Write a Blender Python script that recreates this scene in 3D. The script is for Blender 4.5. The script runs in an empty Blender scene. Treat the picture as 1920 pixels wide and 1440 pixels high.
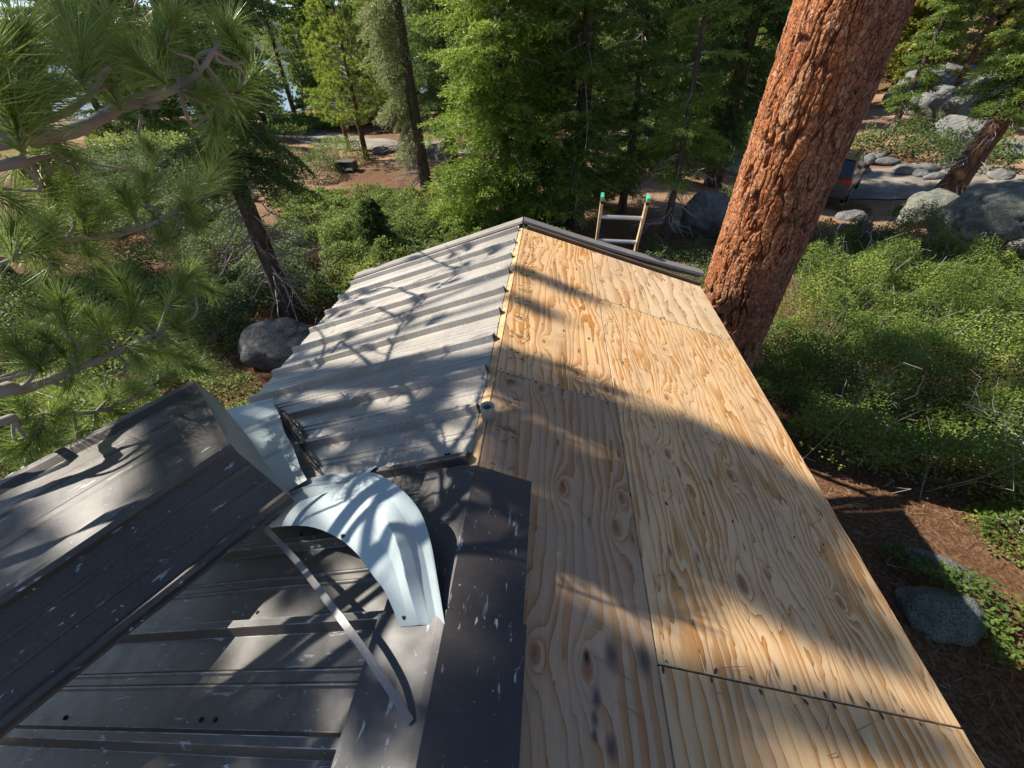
import bpy, math, random
import numpy as np
from math import radians as R_, sin, cos, pi
rng = np.random.default_rng(7)
SC = bpy.context.scene
COL = SC.collection

# ------------------------------------------------------------------ camera
F = 781.0; PITCH = .6816; YAW = .106; ROLL = -.0336
CAM = np.array([.266, 0., 1.312]); TH = .314
_f = np.array([-sin(YAW)*cos(PITCH), cos(YAW)*cos(PITCH), -sin(PITCH)])
_r = np.array([cos(YAW), sin(YAW), 0.]); _u = np.cross(_r, _f)
AX = (cos(ROLL)*_r + sin(ROLL)*_u, -sin(ROLL)*_r + cos(ROLL)*_u, _f)
cd = bpy.data.cameras.new('camera'); cam = bpy.data.objects.new('camera', cd); COL.objects.link(cam)
from mathutils import Matrix, Vector
M = Matrix.Identity(4)
for i in range(3):
    M[i][0] = AX[0][i]; M[i][1] = AX[1][i]; M[i][2] = -AX[2][i]; M[i][3] = CAM[i]
cam.matrix_world = M
cd.sensor_width = 36; cd.lens = F/1920*36; cd.clip_start = .05; cd.clip_end = 20000
SC.camera = cam

# ------------------------------------------------------------------ sky, sun, exposure
SAZ, SEL = R_(-76), R_(41)
SUN = np.array([sin(SAZ)*cos(SEL), cos(SAZ)*cos(SEL), sin(SEL)])
w = bpy.data.worlds.new("World"); SC.world = w; w.use_nodes = True
nt = w.node_tree; sky = nt.nodes.new('ShaderNodeTexSky'); sky.sky_type = 'NISHITA'; sky.sun_disc = False
sky.sun_elevation = SEL; sky.sun_rotation = SAZ; sky.altitude = 1900; sky.air_density = 1.0; sky.dust_density = .4
nt.links.new(sky.outputs[0], nt.nodes['Background'].inputs[0]); nt.nodes['Background'].inputs[1].default_value = .085
sl = bpy.data.lights.new('sun', 'SUN'); sl.energy = 5.0; sl.angle = R_(.53); sl.color = (1, .93, .82)
so = bpy.data.objects.new('sun', sl); COL.objects.link(so)
so.rotation_euler = Vector((-SUN[0], -SUN[1], -SUN[2])).to_track_quat('-Z', 'Y').to_euler()
SC.view_settings.view_transform = 'Standard'; SC.view_settings.look = 'None'
SC.view_settings.exposure = .95; SC.view_settings.gamma = 1
SC.cycles.max_bounces = 6; SC.cycles.transparent_max_bounces = 6
SC.cycles.diffuse_bounces = 3; SC.cycles.glossy_bounces = 3

# ------------------------------------------------------------------ pixel -> world helpers (design time)
def ray(u, v): return (u-960)/F*AX[0] - (v-720)/F*AX[1] + AX[2]
def pz(u, v, z): d = ray(u, v); return CAM + d*((z-CAM[2])/d[2])
def pY(u, v, y): d = ray(u, v); return CAM + d*(y/d[1])
def pD(u, v, dist): d = ray(u, v); return CAM + d/np.linalg.norm(d)*dist
NR = np.array([sin(TH), 0, cos(TH)]); NL = np.array([-sin(TH), 0, cos(TH)])
def pR(u, v, o=0): d = ray(u, v); return CAM + d*((o-CAM@NR)/(d@NR))
def pL(u, v, o=0): d = ray(u, v); return CAM + d*((o-CAM@NL)/(d@NL))
def Rr(s, y, o=0): return np.array([s*cos(TH), y, -s*sin(TH)]) + o*NR
def Lf(s, y, o=0): return np.array([-s*cos(TH), y, -s*sin(TH)]) + o*NL

# ------------------------------------------------------------------ noise
def _h(a, b, c, s):
    n = (a.astype(np.int64)*73856093) ^ (b.astype(np.int64)*19349663) ^ (c.astype(np.int64)*83492791) ^ (s*2654435761)
    n = (n ^ (n >> 13))*1274126177 & 0x7fffffff
    n = (n ^ (n >> 16)) & 0xffffff
    return n/float(0xffffff)
def vn(x, y, z=0., s=0):
    x, y, z = np.broadcast_arrays(np.asarray(x, float), np.asarray(y, float), np.asarray(z, float))
    xi, yi, zi = np.floor(x), np.floor(y), np.floor(z)
    fx, fy, fz = x-xi, y-yi, z-zi
    fx = fx*fx*(3-2*fx); fy = fy*fy*(3-2*fy); fz = fz*fz*(3-2*fz); r = 0
    for i in (0, 1):
        for j in (0, 1):
            for k in (0, 1):
                r = r + _h(xi+i, yi+j, zi+k, s)*(fx if i else 1-fx)*(fy if j else 1-fy)*(fz if k else 1-fz)
    return r*2-1
def fbm(x, y, z=0., s=0, o=4):
    a = 1; t = 0; r = 0
    for i in range(o): r = r + a*vn(np.asarray(x)*2**i, np.asarray(y)*2**i, np.asarray(z)*2**i, s+i); t += a; a *= .5
    return r/t
def sst(a, b, x): t = np.clip((x-a)/(b-a), 0, 1); return t*t*(3-2*t)

# ------------------------------------------------------------------ mesh helpers
def mesh(name, V, Fc, mats, parent=None, attrs=None, uv=None, smooth=False, mi=None):
    """Fc: (n,k) int array or list of such arrays"""
    V = np.asarray(V, np.float32).reshape(-1, 3)
    if isinstance(Fc, list) and isinstance(Fc[0], (list, tuple)) and isinstance(Fc[0][0], int): Fc = [Fc]
    fl = Fc if isinstance(Fc, list) else [Fc]
    fl = [np.asarray(f, np.int32) for f in fl if len(f)]
    loops = np.concatenate([f.ravel() for f in fl])
    sizes = np.concatenate([np.full(len(f), f.shape[1], np.int32) for f in fl])
    st = np.concatenate([[0], np.cumsum(sizes)[:-1]]).astype(np.int32)
    me = bpy.data.meshes.new(name); me.vertices.add(len(V)); me.vertices.foreach_set('co', V.ravel())
    me.loops.add(len(loops)); me.loops.foreach_set('vertex_index', loops)
    me.polygons.add(len(sizes)); me.polygons.foreach_set('loop_start', st); me.polygons.foreach_set('loop_total', sizes)
    me.polygons.foreach_set('use_smooth', np.full(len(sizes), bool(smooth)))
    if mi is not None: me.polygons.foreach_set('material_index', np.asarray(mi, np.int32))
    for k, a in (attrs or {}).items():
        at = me.attributes.new(k, 'FLOAT', 'POINT'); at.data.foreach_set('value', np.asarray(a, np.float32).ravel())
    if uv is not None:
        l = me.uv_layers.new(name='uv'); l.data.foreach_set('uv', np.asarray(uv, np.float32)[loops].ravel())
    me.update(calc_edges=True); me.validate()
    for m in (mats if isinstance(mats, (list, tuple)) else [mats]): me.materials.append(m)
    o = bpy.data.objects.new(name, me); COL.objects.link(o)
    if parent is not None: o.parent = parent
    return o
def tag(o, label=None, cat=None, group=None, kind=None):
    if label: o['label'] = label
    if cat: o['category'] = cat
    if group: o['group'] = group
    if kind: o['kind'] = kind
    return o
def thing(name, label, cat, loc=(0, 0, 0), group=None, rz=0):
    o = bpy.data.objects.new(name, None); COL.objects.link(o); o.location = tuple(float(a) for a in loc)
    o.rotation_euler = (0, 0, rz); o.empty_display_size = .2
    return tag(o, label, cat, group)
def dup(root, loc, rz=0, sc=1, label=None, group=None):
    r = root.copy(); COL.objects.link(r); r.location = tuple(float(a) for a in loc); r.rotation_euler = (0, 0, rz); r.scale = (sc,)*3
    if label: r['label'] = label
    if group: r['group'] = group
    for ch in list(root.children):
        c = ch.copy(); COL.objects.link(c); c.parent = r
        for g in list(ch.children):
            d = g.copy(); COL.objects.link(d); d.parent = c
    return r
class MB:
    def __init__(s): s.V = []; s.F = {}; s.n = 0; s.A = []
    def add(s, V, Fs, a=0.):
        V = np.asarray(V, float).reshape(-1, 3)
        if isinstance(Fs, list) and len(Fs) and isinstance(Fs[0], (list, tuple)) and isinstance(Fs[0][0], (int, np.integer)): Fs = [Fs]
        for f in (Fs if isinstance(Fs, list) else [Fs]):
            f = np.asarray(f)
            if len(f): s.F.setdefault(f.shape[1], []).append(f+s.n)
        s.V.append(V); s.A.append(np.broadcast_to(np.asarray(a, float), (len(V),))); s.n += len(V); return s
    def box(s, c, d, ax=None, a=0.):
        c = np.asarray(c, float); X, Y, Z = ax if ax is not None else np.eye(3)
        P = [c + (i-.5)*d[0]*np.asarray(X) + (j-.5)*d[1]*np.asarray(Y) + (k-.5)*d[2]*np.asarray(Z) for i in (0, 1) for j in (0, 1) for k in (0, 1)]
        return s.add(P, [[0, 1, 3, 2], [4, 6, 7, 5], [0, 4, 5, 1], [2, 3, 7, 6], [0, 2, 6, 4], [1, 5, 7, 3]], a)
    def tube(s, P, r, n=6, a=0., cap=True):
        P = np.asarray(P, float); m = len(P); r = np.broadcast_to(np.asarray(r, float), (m,))
        T = np.gradient(P, axis=0); T /= np.linalg.norm(T, axis=1)[:, None]+1e-9
        ref = np.array([0, 0, 1.]) if abs(T[0][2]) < .9 else np.array([1., 0, 0])
        U = np.cross(T, ref); U /= np.linalg.norm(U, axis=1)[:, None]+1e-9; W = np.cross(T, U)
        th = np.arange(n)/n*2*pi
        V = P[:, None] + r[:, None, None]*(np.cos(th)[None, :, None]*U[:, None] + np.sin(th)[None, :, None]*W[:, None])
        i = np.arange(m-1)[:, None]*n; j = np.arange(n)[None]; j2 = (j+1) % n
        Fq = np.stack([i+j, i+j2, i+n+j2, i+n+j], -1).reshape(-1, 4)
        s.add(V.reshape(-1, 3), Fq, a)
        if cap: s.add(V[-1], [list(range(n))], a); s.add(V[0][::-1], [list(range(n))], a)
        return s
    def build(s, name, mat, parent=None, smooth=False, attr='v', **k):
        return mesh(name, np.concatenate(s.V), [np.concatenate(f) for f in s.F.values()], mat, parent, {attr: np.concatenate(s.A)}, smooth=smooth, **k)
def norm(a): a = np.asarray(a, float); return a/(np.linalg.norm(a, axis=-1, keepdims=True)+1e-12)
def smoothline(P, k=6):
    P = np.asarray(P, float); n = len(P); out = []
    Q = np.vstack([2*P[0]-P[1], P, 2*P[-1]-P[-2]])
    for i in range(1, n):
        p0, p1, p2, p3 = Q[i-1], Q[i], Q[i+1], Q[i+2]
        for t in np.arange(k)/k:
            out.append(.5*((2*p1)+(-p0+p2)*t+(2*p0-5*p1+4*p2-p3)*t*t+(-p0+3*p1-3*p2+p3)*t**3))
    out.append(P[-1]); return np.array(out)

# ------------------------------------------------------------------ materials
class NT:
    def __init__(s, name, rough=.8, spec=.3):
        s.m = bpy.data.materials.new(name); s.m.use_nodes = True; s.t = s.m.node_tree; s.b = s.t.nodes['Principled BSDF']
        s.out = s.t.nodes['Material Output']; s.b.inputs['Roughness'].default_value = rough; s.b.inputs['Specular IOR Level'].default_value = spec
    def n(s, typ, ins=None, **pr):
        nd = s.t.nodes.new('ShaderNode'+typ)
        for k, v in pr.items(): setattr(nd, k, v)
        for k, v in (ins or {}).items(): s.set(nd.inputs[k], v)
        return nd
    def set(s, sock, v):
        if isinstance(v, bpy.types.NodeSocket): s.t.links.new(v, sock)
        elif isinstance(v, bpy.types.Node): s.t.links.new(v.outputs[0], sock)
        else:
            if sock.type == 'RGBA' and len(v) == 3: v = (*v, 1)
            sock.default_value = v
    def m_(s, op, a, b=0., c=0., clamp=False): return s.n('Math', {0: a, 1: b, 2: c}, operation=op, use_clamp=clamp).outputs[0]
    def vm(s, op, a, b=(0, 0, 0)): return s.n('VectorMath', {0: a, 1: b}, operation=op).outputs[0]
    def noise(s, vec, scale=1., detail=3., rough=.5, dist=0.): return s.n('TexNoise', {'Vector': vec, 'Scale': scale, 'Detail': detail, 'Roughness': rough, 'Distortion': dist}).outputs[0]
    def ramp(s, fac, stops, interp='LINEAR'):
        nd = s.n('ValToRGB', {0: fac}); cr = nd.color_ramp; cr.interpolation = interp
        while len(cr.elements) < len(stops): cr.elements.new(.5)
        for e, (p, c) in zip(cr.elements, stops):
            e.position = p; e.color = (*c, 1) if not np.isscalar(c) else (c, c, c, 1)
        return nd.outputs[0]
    def mix(s, f, a, b, mode='MIX'):
        nd = s.n('Mix', data_type='RGBA', blend_type=mode); s.set(nd.inputs[0], f); s.set(nd.inputs[6], a); s.set(nd.inputs[7], b); return nd.outputs[2]
    def attr(s, name): return s.n('Attribute', attribute_name=name).outputs['Fac']
    def pos(s): return s.n('NewGeometry').outputs['Position']
    def obj(s): return s.n('TexCoord').outputs['Object']
    def col(s, c): s.set(s.b.inputs['Base Color'], c); return s
    def rough(s, c): s.set(s.b.inputs['Roughness'], c); return s
    def bump(s, h, d=.01, st=1.): s.t.links.new(s.n('Bump', {'Height': h, 'Distance': d, 'Strength': st}).outputs[0], s.b.inputs['Normal']); return s

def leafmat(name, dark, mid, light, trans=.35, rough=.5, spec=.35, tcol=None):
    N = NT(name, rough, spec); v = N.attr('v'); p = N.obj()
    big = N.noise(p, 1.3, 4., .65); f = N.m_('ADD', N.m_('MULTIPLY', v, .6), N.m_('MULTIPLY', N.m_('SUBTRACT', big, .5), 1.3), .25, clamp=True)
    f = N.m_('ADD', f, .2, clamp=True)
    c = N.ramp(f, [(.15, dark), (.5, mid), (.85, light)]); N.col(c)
    tr = N.n('BsdfTranslucent', {'Color': N.mix(.45, c, tcol or tuple(min(1, 1.6*a) for a in light))})
    mx = N.n('MixShader', {0: trans}); N.t.links.new(N.b.outputs[0], mx.inputs[1]); N.t.links.new(tr.outputs[0], mx.inputs[2])
    N.t.links.new(mx.outputs[0], N.out.inputs[0]); return N.m
def simple(name, c, rough=.7, spec=.3, metal=0., nz=.25, scale=8.):
    N = NT(name, rough, spec); N.b.inputs['Metallic'].default_value = metal
    k = N.noise(N.obj(), scale, 4.); c = np.array(c)
    N.col(N.ramp(k, [(.3, tuple(c*(1-nz))), (.7, tuple(np.minimum(1, c*(1+nz))))])); return N.m

MT = {}
MT['fir'] = leafmat('fir_needles', (.048, .088, .018), (.125, .195, .034), (.28, .36, .065), .36)
MT['fir_bright'] = leafmat('fir_needles_bright', (.055, .11, .016), (.155, .245, .032), (.35, .43, .075), .38)
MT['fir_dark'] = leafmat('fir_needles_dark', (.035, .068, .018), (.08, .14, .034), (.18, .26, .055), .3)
MT['cedar'] = leafmat('cedar_sprays', (.10, .125, .05), (.20, .235, .085), (.34, .37, .15), .32)
MT['pine'] = leafmat('pine_needles', (.06, .13, .018), (.15, .25, .035), (.42, .50, .13), .22, .36, .5)
MT['youngpine'] = leafmat('young_pine_needles', (.09, .16, .02), (.20, .29, .035), (.36, .43, .07), .34)
MT['shrub'] = leafmat('shrub_leaves', (.045, .085, .02), (.125, .185, .036), (.35, .40, .085), .32, .6, .25)
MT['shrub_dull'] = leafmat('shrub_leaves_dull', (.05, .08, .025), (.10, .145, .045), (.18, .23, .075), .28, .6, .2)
MT['shrub_rust'] = leafmat('rusty_leaves', (.12, .10, .03), (.2, .13, .04), (.33, .18, .06), .3)
MT['farfoliage'] = leafmat('hillside_needles', (.09, .115, .025), (.21, .23, .04), (.38, .37, .075), .38)
def bark(name, a, b, sc=1.):
    N = NT(name, .9, .15); p = N.vm('MULTIPLY', N.obj(), (14*sc, 14*sc, 3*sc)); k = N.noise(p, 1., 6., .65)
    N.col(N.ramp(k, [(.35, a), (.65, b)])); N.bump(k, .03, 1.); return N.m
MT['bark'] = bark('grey_brown_bark', (.045, .032, .024), (.15, .11, .085))
MT['barkred'] = bark('red_brown_bark', (.05, .025, .016), (.2, .10, .06))
MT['twig'] = simple('grey_twig', (.30, .265, .23), .85)
MT['deadwood'] = simple('bleached_wood', (.36, .33, .30), .85)

# granite
def granite(name, a, b, lich=.5):
    N = NT(name, .85, .2); p = N.obj(); k = N.noise(p, 3.4, 9., .7, .6); fine = N.noise(p, 60., 3., .7)
    c = N.ramp(k, [(.3, a), (.68, b)]); c = N.mix(N.ramp(fine, [(.38, .85), (.55, 0.)]), c, (.06, .06, .065))
    l = N.ramp(N.noise(p, 3.1, 6., .7), [(.55, 0.), (.68, lich)]); c = N.mix(l, c, (.26, .28, .13))
    N.col(c); N.bump(N.m_('ADD', k, N.m_('MULTIPLY', fine, .3)), .12, 1.); return N.m
MT['granite'] = granite('granite', (.15, .15, .155), (.38, .37, .355), .3)
MT['granite_mossy'] = granite('lichen_granite', (.15, .16, .13), (.40, .41, .34), .7)
MT['granite_dark'] = granite('weathered_granite', (.11, .11, .108), (.36, .345, .325), .5)

def plymat(seed, rings, knots=(), pale=(.64, .46, .27), orange=(.50, .25, .085), dark=(.26, .125, .05), trend=7., stain=None, blotch=.5, ridge=False, grey=0.):
    N = NT('plywood_%s' % ('veneer'), .62, .3); uv = N.n('UVMap', uv_map='uv').outputs[0]
    sx = N.n('SeparateXYZ', {0: uv}); U, Vv = sx.outputs[0], sx.outputs[1]
    co = N.n('CombineXYZ', {0: N.m_('MULTIPLY', U, 1.0), 1: N.m_('MULTIPLY', Vv, 4.6), 2: seed}).outputs[0]
    H = N.noise(co, 1.1, 4., .52, 1.1); H = N.m_('MULTIPLY', H, rings)
    H = N.m_('ADD', H, N.m_('MULTIPLY', Vv, trend))
    co2 = N.n('CombineXYZ', {0: N.m_('MULTIPLY', U, 14.), 1: N.m_('MULTIPLY', Vv, 55.), 2: seed}).outputs[0]
    H = N.m_('ADD', H, N.m_('MULTIPLY', N.noise(co2, 1., 2.), .16))
    core = None; blk = None
    for (ku, kv, s, dk) in [(a_, b_, c_*.8, d_) for a_, b_, c_, d_ in knots]:
        du = N.m_('MULTIPLY', N.m_('SUBTRACT', U, ku), 1/(1.9*s)); dv = N.m_('MULTIPLY', N.m_('SUBTRACT', Vv, kv), 1/s)
        d = N.m_('SQRT', N.m_('ADD', N.m_('MULTIPLY', du, du), N.m_('MULTIPLY', dv, dv)))
        g = N.m_('POWER', 2.718, N.m_('MULTIPLY', d, -.55)); H = N.m_('ADD', H, N.m_('MULTIPLY', g, 4.6))
        c = N.m_('SUBTRACT', 1.15, N.m_('MULTIPLY', d, 1.), clamp=True)
        core = c if core is None else N.m_('MAXIMUM', core, c)
        if dk:
            d2 = N.m_('SQRT', N.m_('ADD', N.m_('POWER', N.m_('SUBTRACT', du, .75), 2.), N.m_('MULTIPLY', dv, dv)))
            c2 = N.m_('MULTIPLY', N.m_('SUBTRACT', .75, d2, clamp=True), dk*1.6, clamp=True); blk = c2 if blk is None else N.m_('MAXIMUM', blk, c2)
    ph = N.m_('FRACT', H)
    pres = N.ramp(N.noise(N.n('CombineXYZ', {0: N.m_('MULTIPLY', U, 2.), 1: N.m_('MULTIPLY', Vv, 6.), 2: seed+9}).outputs[0], 1., 2.), [(.42, .15), (.6, 1.)])
    mid = tuple(.55*a+.45*b for a, b in zip(pale, orange))
    base = N.ramp(ph, [(0., pale), (.55, pale), (.80, mid), (.92, orange), (.97, dark), (1., pale)])
    base2 = N.ramp(ph, [(0., pale), (.35, pale), (.5, orange), (.9, tuple(a*.85 for a in orange)), (.965, dark), (1., pale)])
    c = N.mix(N.m_('MULTIPLY', pres, blotch), base, base2)
    # fibres and tone
    fb = N.noise(N.n('CombineXYZ', {0: N.m_('MULTIPLY', U, 9.), 1: N.m_('MULTIPLY', Vv, 330.), 2: seed}).outputs[0], 1., 3., .6)
    c = N.mix(1., c, N.ramp(fb, [(.3, .80), (.6, 1.)]), 'MULTIPLY')
    tn = N.noise(N.n('CombineXYZ', {0: U, 1: N.m_('MULTIPLY', Vv, 2.5), 2: seed+3}).outputs[0], 2.2, 3.)
    c = N.mix(N.ramp(tn, [(.45, 0.), (.75, .35+grey)]), c, (.33, .27, .21))
    if core is not None:
        kc = N.ramp(core, [(0., 0.), (.35, .55), (1., .9)])
        c = N.mix(kc, c, N.ramp(N.m_('FRACT', N.m_('MULTIPLY', core, 5.)), [(0., (.30, .13, .05)), (.8, (.22, .085, .032)), (1., (.12, .05, .02))]))
    if blk is not None: c = N.mix(blk, c, (.012, .012, .016))
    # scattered nail heads and dark drips on framing lines
    vo = N.n('TexVoronoi', {'Vector': N.n('CombineXYZ', {0: N.m_('MULTIPLY', U, 2.46), 1: N.m_('MULTIPLY', Vv, 6.5), 2: 0.}).outputs[0], 'Scale': 1., 'Randomness': .35})
    vx = N.n('SeparateXYZ', {0: N.vm('SUBTRACT', N.n('CombineXYZ', {0: N.m_('MULTIPLY', U, 2.46), 1: N.m_('MULTIPLY', Vv, 6.5), 2: 0.}).outputs[0], vo.outputs['Position'])})
    dd = N.m_('SQRT', N.m_('ADD', N.m_('POWER', N.m_('MULTIPLY', vx.outputs[0], 11.), 2.), N.m_('POWER', N.m_('MULTIPLY', vx.outputs[1], 14.), 2.)))
    nl = N.m_('MULTIPLY', N.m_('SUBTRACT', 1., dd, clamp=True), N.m_('GREATER_THAN', N.n('SeparateColor', {0: vo.outputs['Color']}).outputs[0], .62), clamp=True)
    c = N.mix(N.m_('MULTIPLY', nl, N.m_('MULTIPLY', N.noise(uv, 3., 1.), 2.2), clamp=True), c, (.09, .075, .065))
    if ridge:   # torn veneer near the ridge where the old underlay was fixed
        co3 = N.n('CombineXYZ', {0: N.m_('MULTIPLY', U, 30.), 1: N.m_('MULTIPLY', Vv, 16.), 2: seed+5}).outputs[0]
        tz = N.m_('MULTIPLY', N.ramp(Vv, [(0., 0.), (.04, .0), (.06, 1.), (.13, 1.), (.17, 0.)]), N.ramp(N.noise(co3, 1., 5., .7), [(.52, 0.), (.6, 1.)]))
        tz = N.m_('MULTIPLY', tz, N.ramp(N.m_('FRACT', N.m_('MULTIPLY', U, 4.9)), [(0., 0.), (.15, 1.), (.5, 1.), (.65, 0.)]))
        c = N.mix(tz, c, (.20, .12, .05))
        N.bump(N.m_('SUBTRACT', N.m_('MULTIPLY', fb, .3), N.m_('MULTIPLY', tz, 2.)), .003, .8)
    else: N.bump(N.m_('ADD', N.m_('MULTIPLY', fb, .4), N.m_('MULTIPLY', ph, .3)), .0015, .6)
    if stain:
        for (su, sv, sr) in stain:
            dv = N.n('VectorMath', {0: N.vm('MULTIPLY', N.n('CombineXYZ', {0: N.m_('ADD', U, N.m_('MULTIPLY', N.m_('SUBTRACT', fb, .5), .03)), 1: Vv, 2: 0.}).outputs[0], (.55, 1, 0)), 1: (su*.55, sv, 0)}, operation='DISTANCE').outputs['Value']
            c = N.mix(N.ramp(dv, [(0., .93), (sr*.35, .75), (sr, 0.)]), c, (.05, .05, .06))
    N.col(c); return N.m

def metalmat(name, base, chalk, chips=1., rough=.42, coat=.0, dust=.3, axis=1, lines=0.):
    N = NT(name, rough, .5); uv = N.n('UVMap', uv_map='uv').outputs[0]; sx = N.n('SeparateXYZ', {0: uv})
    st = N.n('CombineXYZ', {0: N.m_('MULTIPLY', sx.outputs[0], 30.), 1: N.m_('MULTIPLY', sx.outputs[1], 7.), 2: 0.}).outputs[0]
    k = N.noise(uv, 1.7, 5., .6); c = N.ramp(k, [(.35, base), (.7, chalk)])
    fine = N.noise(uv, 90., 4., .7)
    c = N.mix(N.ramp(fine, [(.4, 0.), (.7, dust)]), c, tuple(min(1, a*1.5) for a in chalk))
    ch = N.noise(st, 1.25, 6., .66, .4); where = N.ramp(N.noise(uv, 2.3, 2.), [(.36, .0), (.55, 1.)])
    cm = N.m_('MULTIPLY', N.ramp(ch, [(.625, 0.), (.66, 1.)]), where)
    sp = N.ramp(N.noise(uv, 46., 3., .6), [(.69, 0.), (.72, .85)])
    cm = N.m_('MULTIPLY', N.m_('MAXIMUM', cm, sp), chips, clamp=True)
    if lines:   # worn paint along the folds of the ribs
        t = N.m_('ABSOLUTE', N.m_('SUBTRACT', N.m_('FRACT', N.m_('ADD', N.m_('DIVIDE', N.m_('SUBTRACT', sx.outputs[0], 3.859), .3048), 100.5)), .5))
        for l_, wd in ((.0110, .0018), (.0285, .0014), (.134, .0016)):
            e = N.m_('SUBTRACT', 1., N.m_('DIVIDE', N.m_('ABSOLUTE', N.m_('SUBTRACT', t, l_/.3048)), wd/.3048), clamp=True)
            cm = N.m_('MAXIMUM', cm, N.m_('MULTIPLY', e, N.m_('MULTIPLY', N.ramp(N.noise(st, 1.5, 4.), [(.4, .12), (.6, 1.)]), lines)))
    c = N.mix(cm, c, (.55, .58, .6)); N.col(c)
    N.rough(N.m_('ADD', N.m_('MULTIPLY', N.noise(uv, 14., 4.), .25), rough-.12)); N.bump(N.noise(uv, 5., 3.), .006, .35); return N.m
MT['roofmetal'] = metalmat('brown_painted_steel_sunlit', (.20, .18, .155), (.37, .34, .295), .8, .36, dust=.45, lines=.5)  # same roof paint as the near panels, colour lifted for chalk and sun glare
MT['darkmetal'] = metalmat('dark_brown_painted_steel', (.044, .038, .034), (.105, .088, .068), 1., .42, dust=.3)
MT['nearmetal'] = metalmat('brown_painted_steel_ribbed_shaded', (.044, .038, .034), (.105, .088, .068), 1., .42, dust=.3, lines=.8)  # same roof paint as the far panels, colour darkened for their shade
MT['capmetal'] = metalmat('ridge_cap_steel', (.036, .032, .033), (.07, .06, .054), .9, .44, dust=.2)
MT['palemetal'] = metalmat('pale_green_primer_back', (.31, .37, .38), (.42, .485, .49), .25, .38, dust=.1)
MT['greymetal'] = metalmat('grey_green_primer_back', (.22, .27, .26), (.28, .33, .32), .15, .42, dust=.1)
MT['stripmetal'] = metalmat('bent_steel_strip', (.16, .15, .14), (.22, .2, .19), .3, .35)
MT['wood'] = simple('fir_board', (.52, .33, .16), .7, nz=.35, scale=14.)
MT['edge'] = simple('plywood_edge', (.62, .52, .38), .8, nz=.3, scale=30.)
MT['siding'] = simple('brown_board_siding', (.12, .075, .045), .85)
MT['dark'] = simple('black_rubber', (.02, .02, .02), .8)

# ------------------------------------------------------------------ terrain
def ground(x, y):
    x = np.asarray(x, float); y = np.asarray(y, float)
    z = -3.0 + .22*fbm(x*.22, y*.22, 0, 3, 3)*sst(3, 8, np.hypot(x, y-1)) + .05*fbm(x*1.3, y*1.3, 0, 9, 3)
    d = np.hypot(x, y)
    hill = sst(20, 130, x*.75+y*.45-6)*46*sst(0, 22, x-.28*y+2)
    left = -sst(48, 74, y-.1*x)*9*sst(35, -5, x-.5*y)-1.35*np.exp(-((x-13.5)**2+(y-20.5)**2)/45.)
    z = z + hill + left + fbm(x*.05, y*.05, 0, 11, 3)*sst(30, 90, d)*3.
    return z
def gp(u, v, lo=1.):
    """ground point under a pixel of the photograph"""
    d = ray(u, v); t = np.linspace(lo, 200, 6000); P = CAM+t[:, None]*d; g = ground(P[:, 0], P[:, 1])
    i = np.argmax(P[:, 2] < g); return np.array([P[i, 0], P[i, 1], g[i]]) if P[i, 2] < g[i] else P[-1]
def gat(x, y): return np.array([x, y, float(ground(x, y))])
xs = np.concatenate([-np.geomspace(400, 16, 60), np.linspace(-15.5, 24, 230), np.geomspace(25, 400, 70)])
ys = np.concatenate([-np.geomspace(200, 10, 25), np.linspace(-9.5, 30, 230), np.geomspace(31, 420, 90)])
X, Yg = np.meshgrid(xs, ys); Z = ground(X, Yg); Z += np.where(np.hypot(X, Yg) < 30, .025*fbm(X*5, Yg*5, 0, 21, 3), 0)
n, m = X.shape; idx = np.arange(n*m).reshape(n, m)
Fq = np.stack([idx[:-1, :-1], idx[:-1, 1:], idx[1:, 1:], idx[1:, :-1]], -1).reshape(-1, 4)
N = NT('pine_litter_ground', .95, .1); p = N.pos()
k = N.noise(p, .35, 4.); lit = N.noise(N.vm('MULTIPLY', p, (1, 1, 1)), 26., 5., .75); c = N.ramp(lit, [(.3, (.05, .026, .015)), (.5, (.15, .078, .042)), (.7, (.30, .175, .10))])
# sandy bare soil further off
px_ = N.n('SeparateXYZ', {0: p}); far = N.m_('MULTIPLY', N.m_('SUBTRACT', px_.outputs[1], 11.), .22, clamp=True)
sand = N.ramp(lit, [(.3, (.20, .12, .07)), (.6, (.42, .27, .17))])
c = N.mix(N.m_('MULTIPLY', far, N.ramp(N.noise(p, .16, 4.), [(.38, .1), (.55, 1.)])), c, sand)
green = N.m_('MULTIPLY', N.m_('MULTIPLY', N.m_('SUBTRACT', px_.outputs[1], 38.), .08, clamp=True), .6)
c = N.mix(green, c, N.ramp(lit, [(.35, (.05, .06, .02)), (.65, (.14, .15, .05))]))
N.col(c); N.bump(N.m_('ADD', lit, N.m_('MULTIPLY', N.noise(p, 4., 4.), 1.)), .05, .9)
tag(mesh('ground', np.stack([X, Yg, Z], -1), Fq, N.m, smooth=True), kind='structure')

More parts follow.
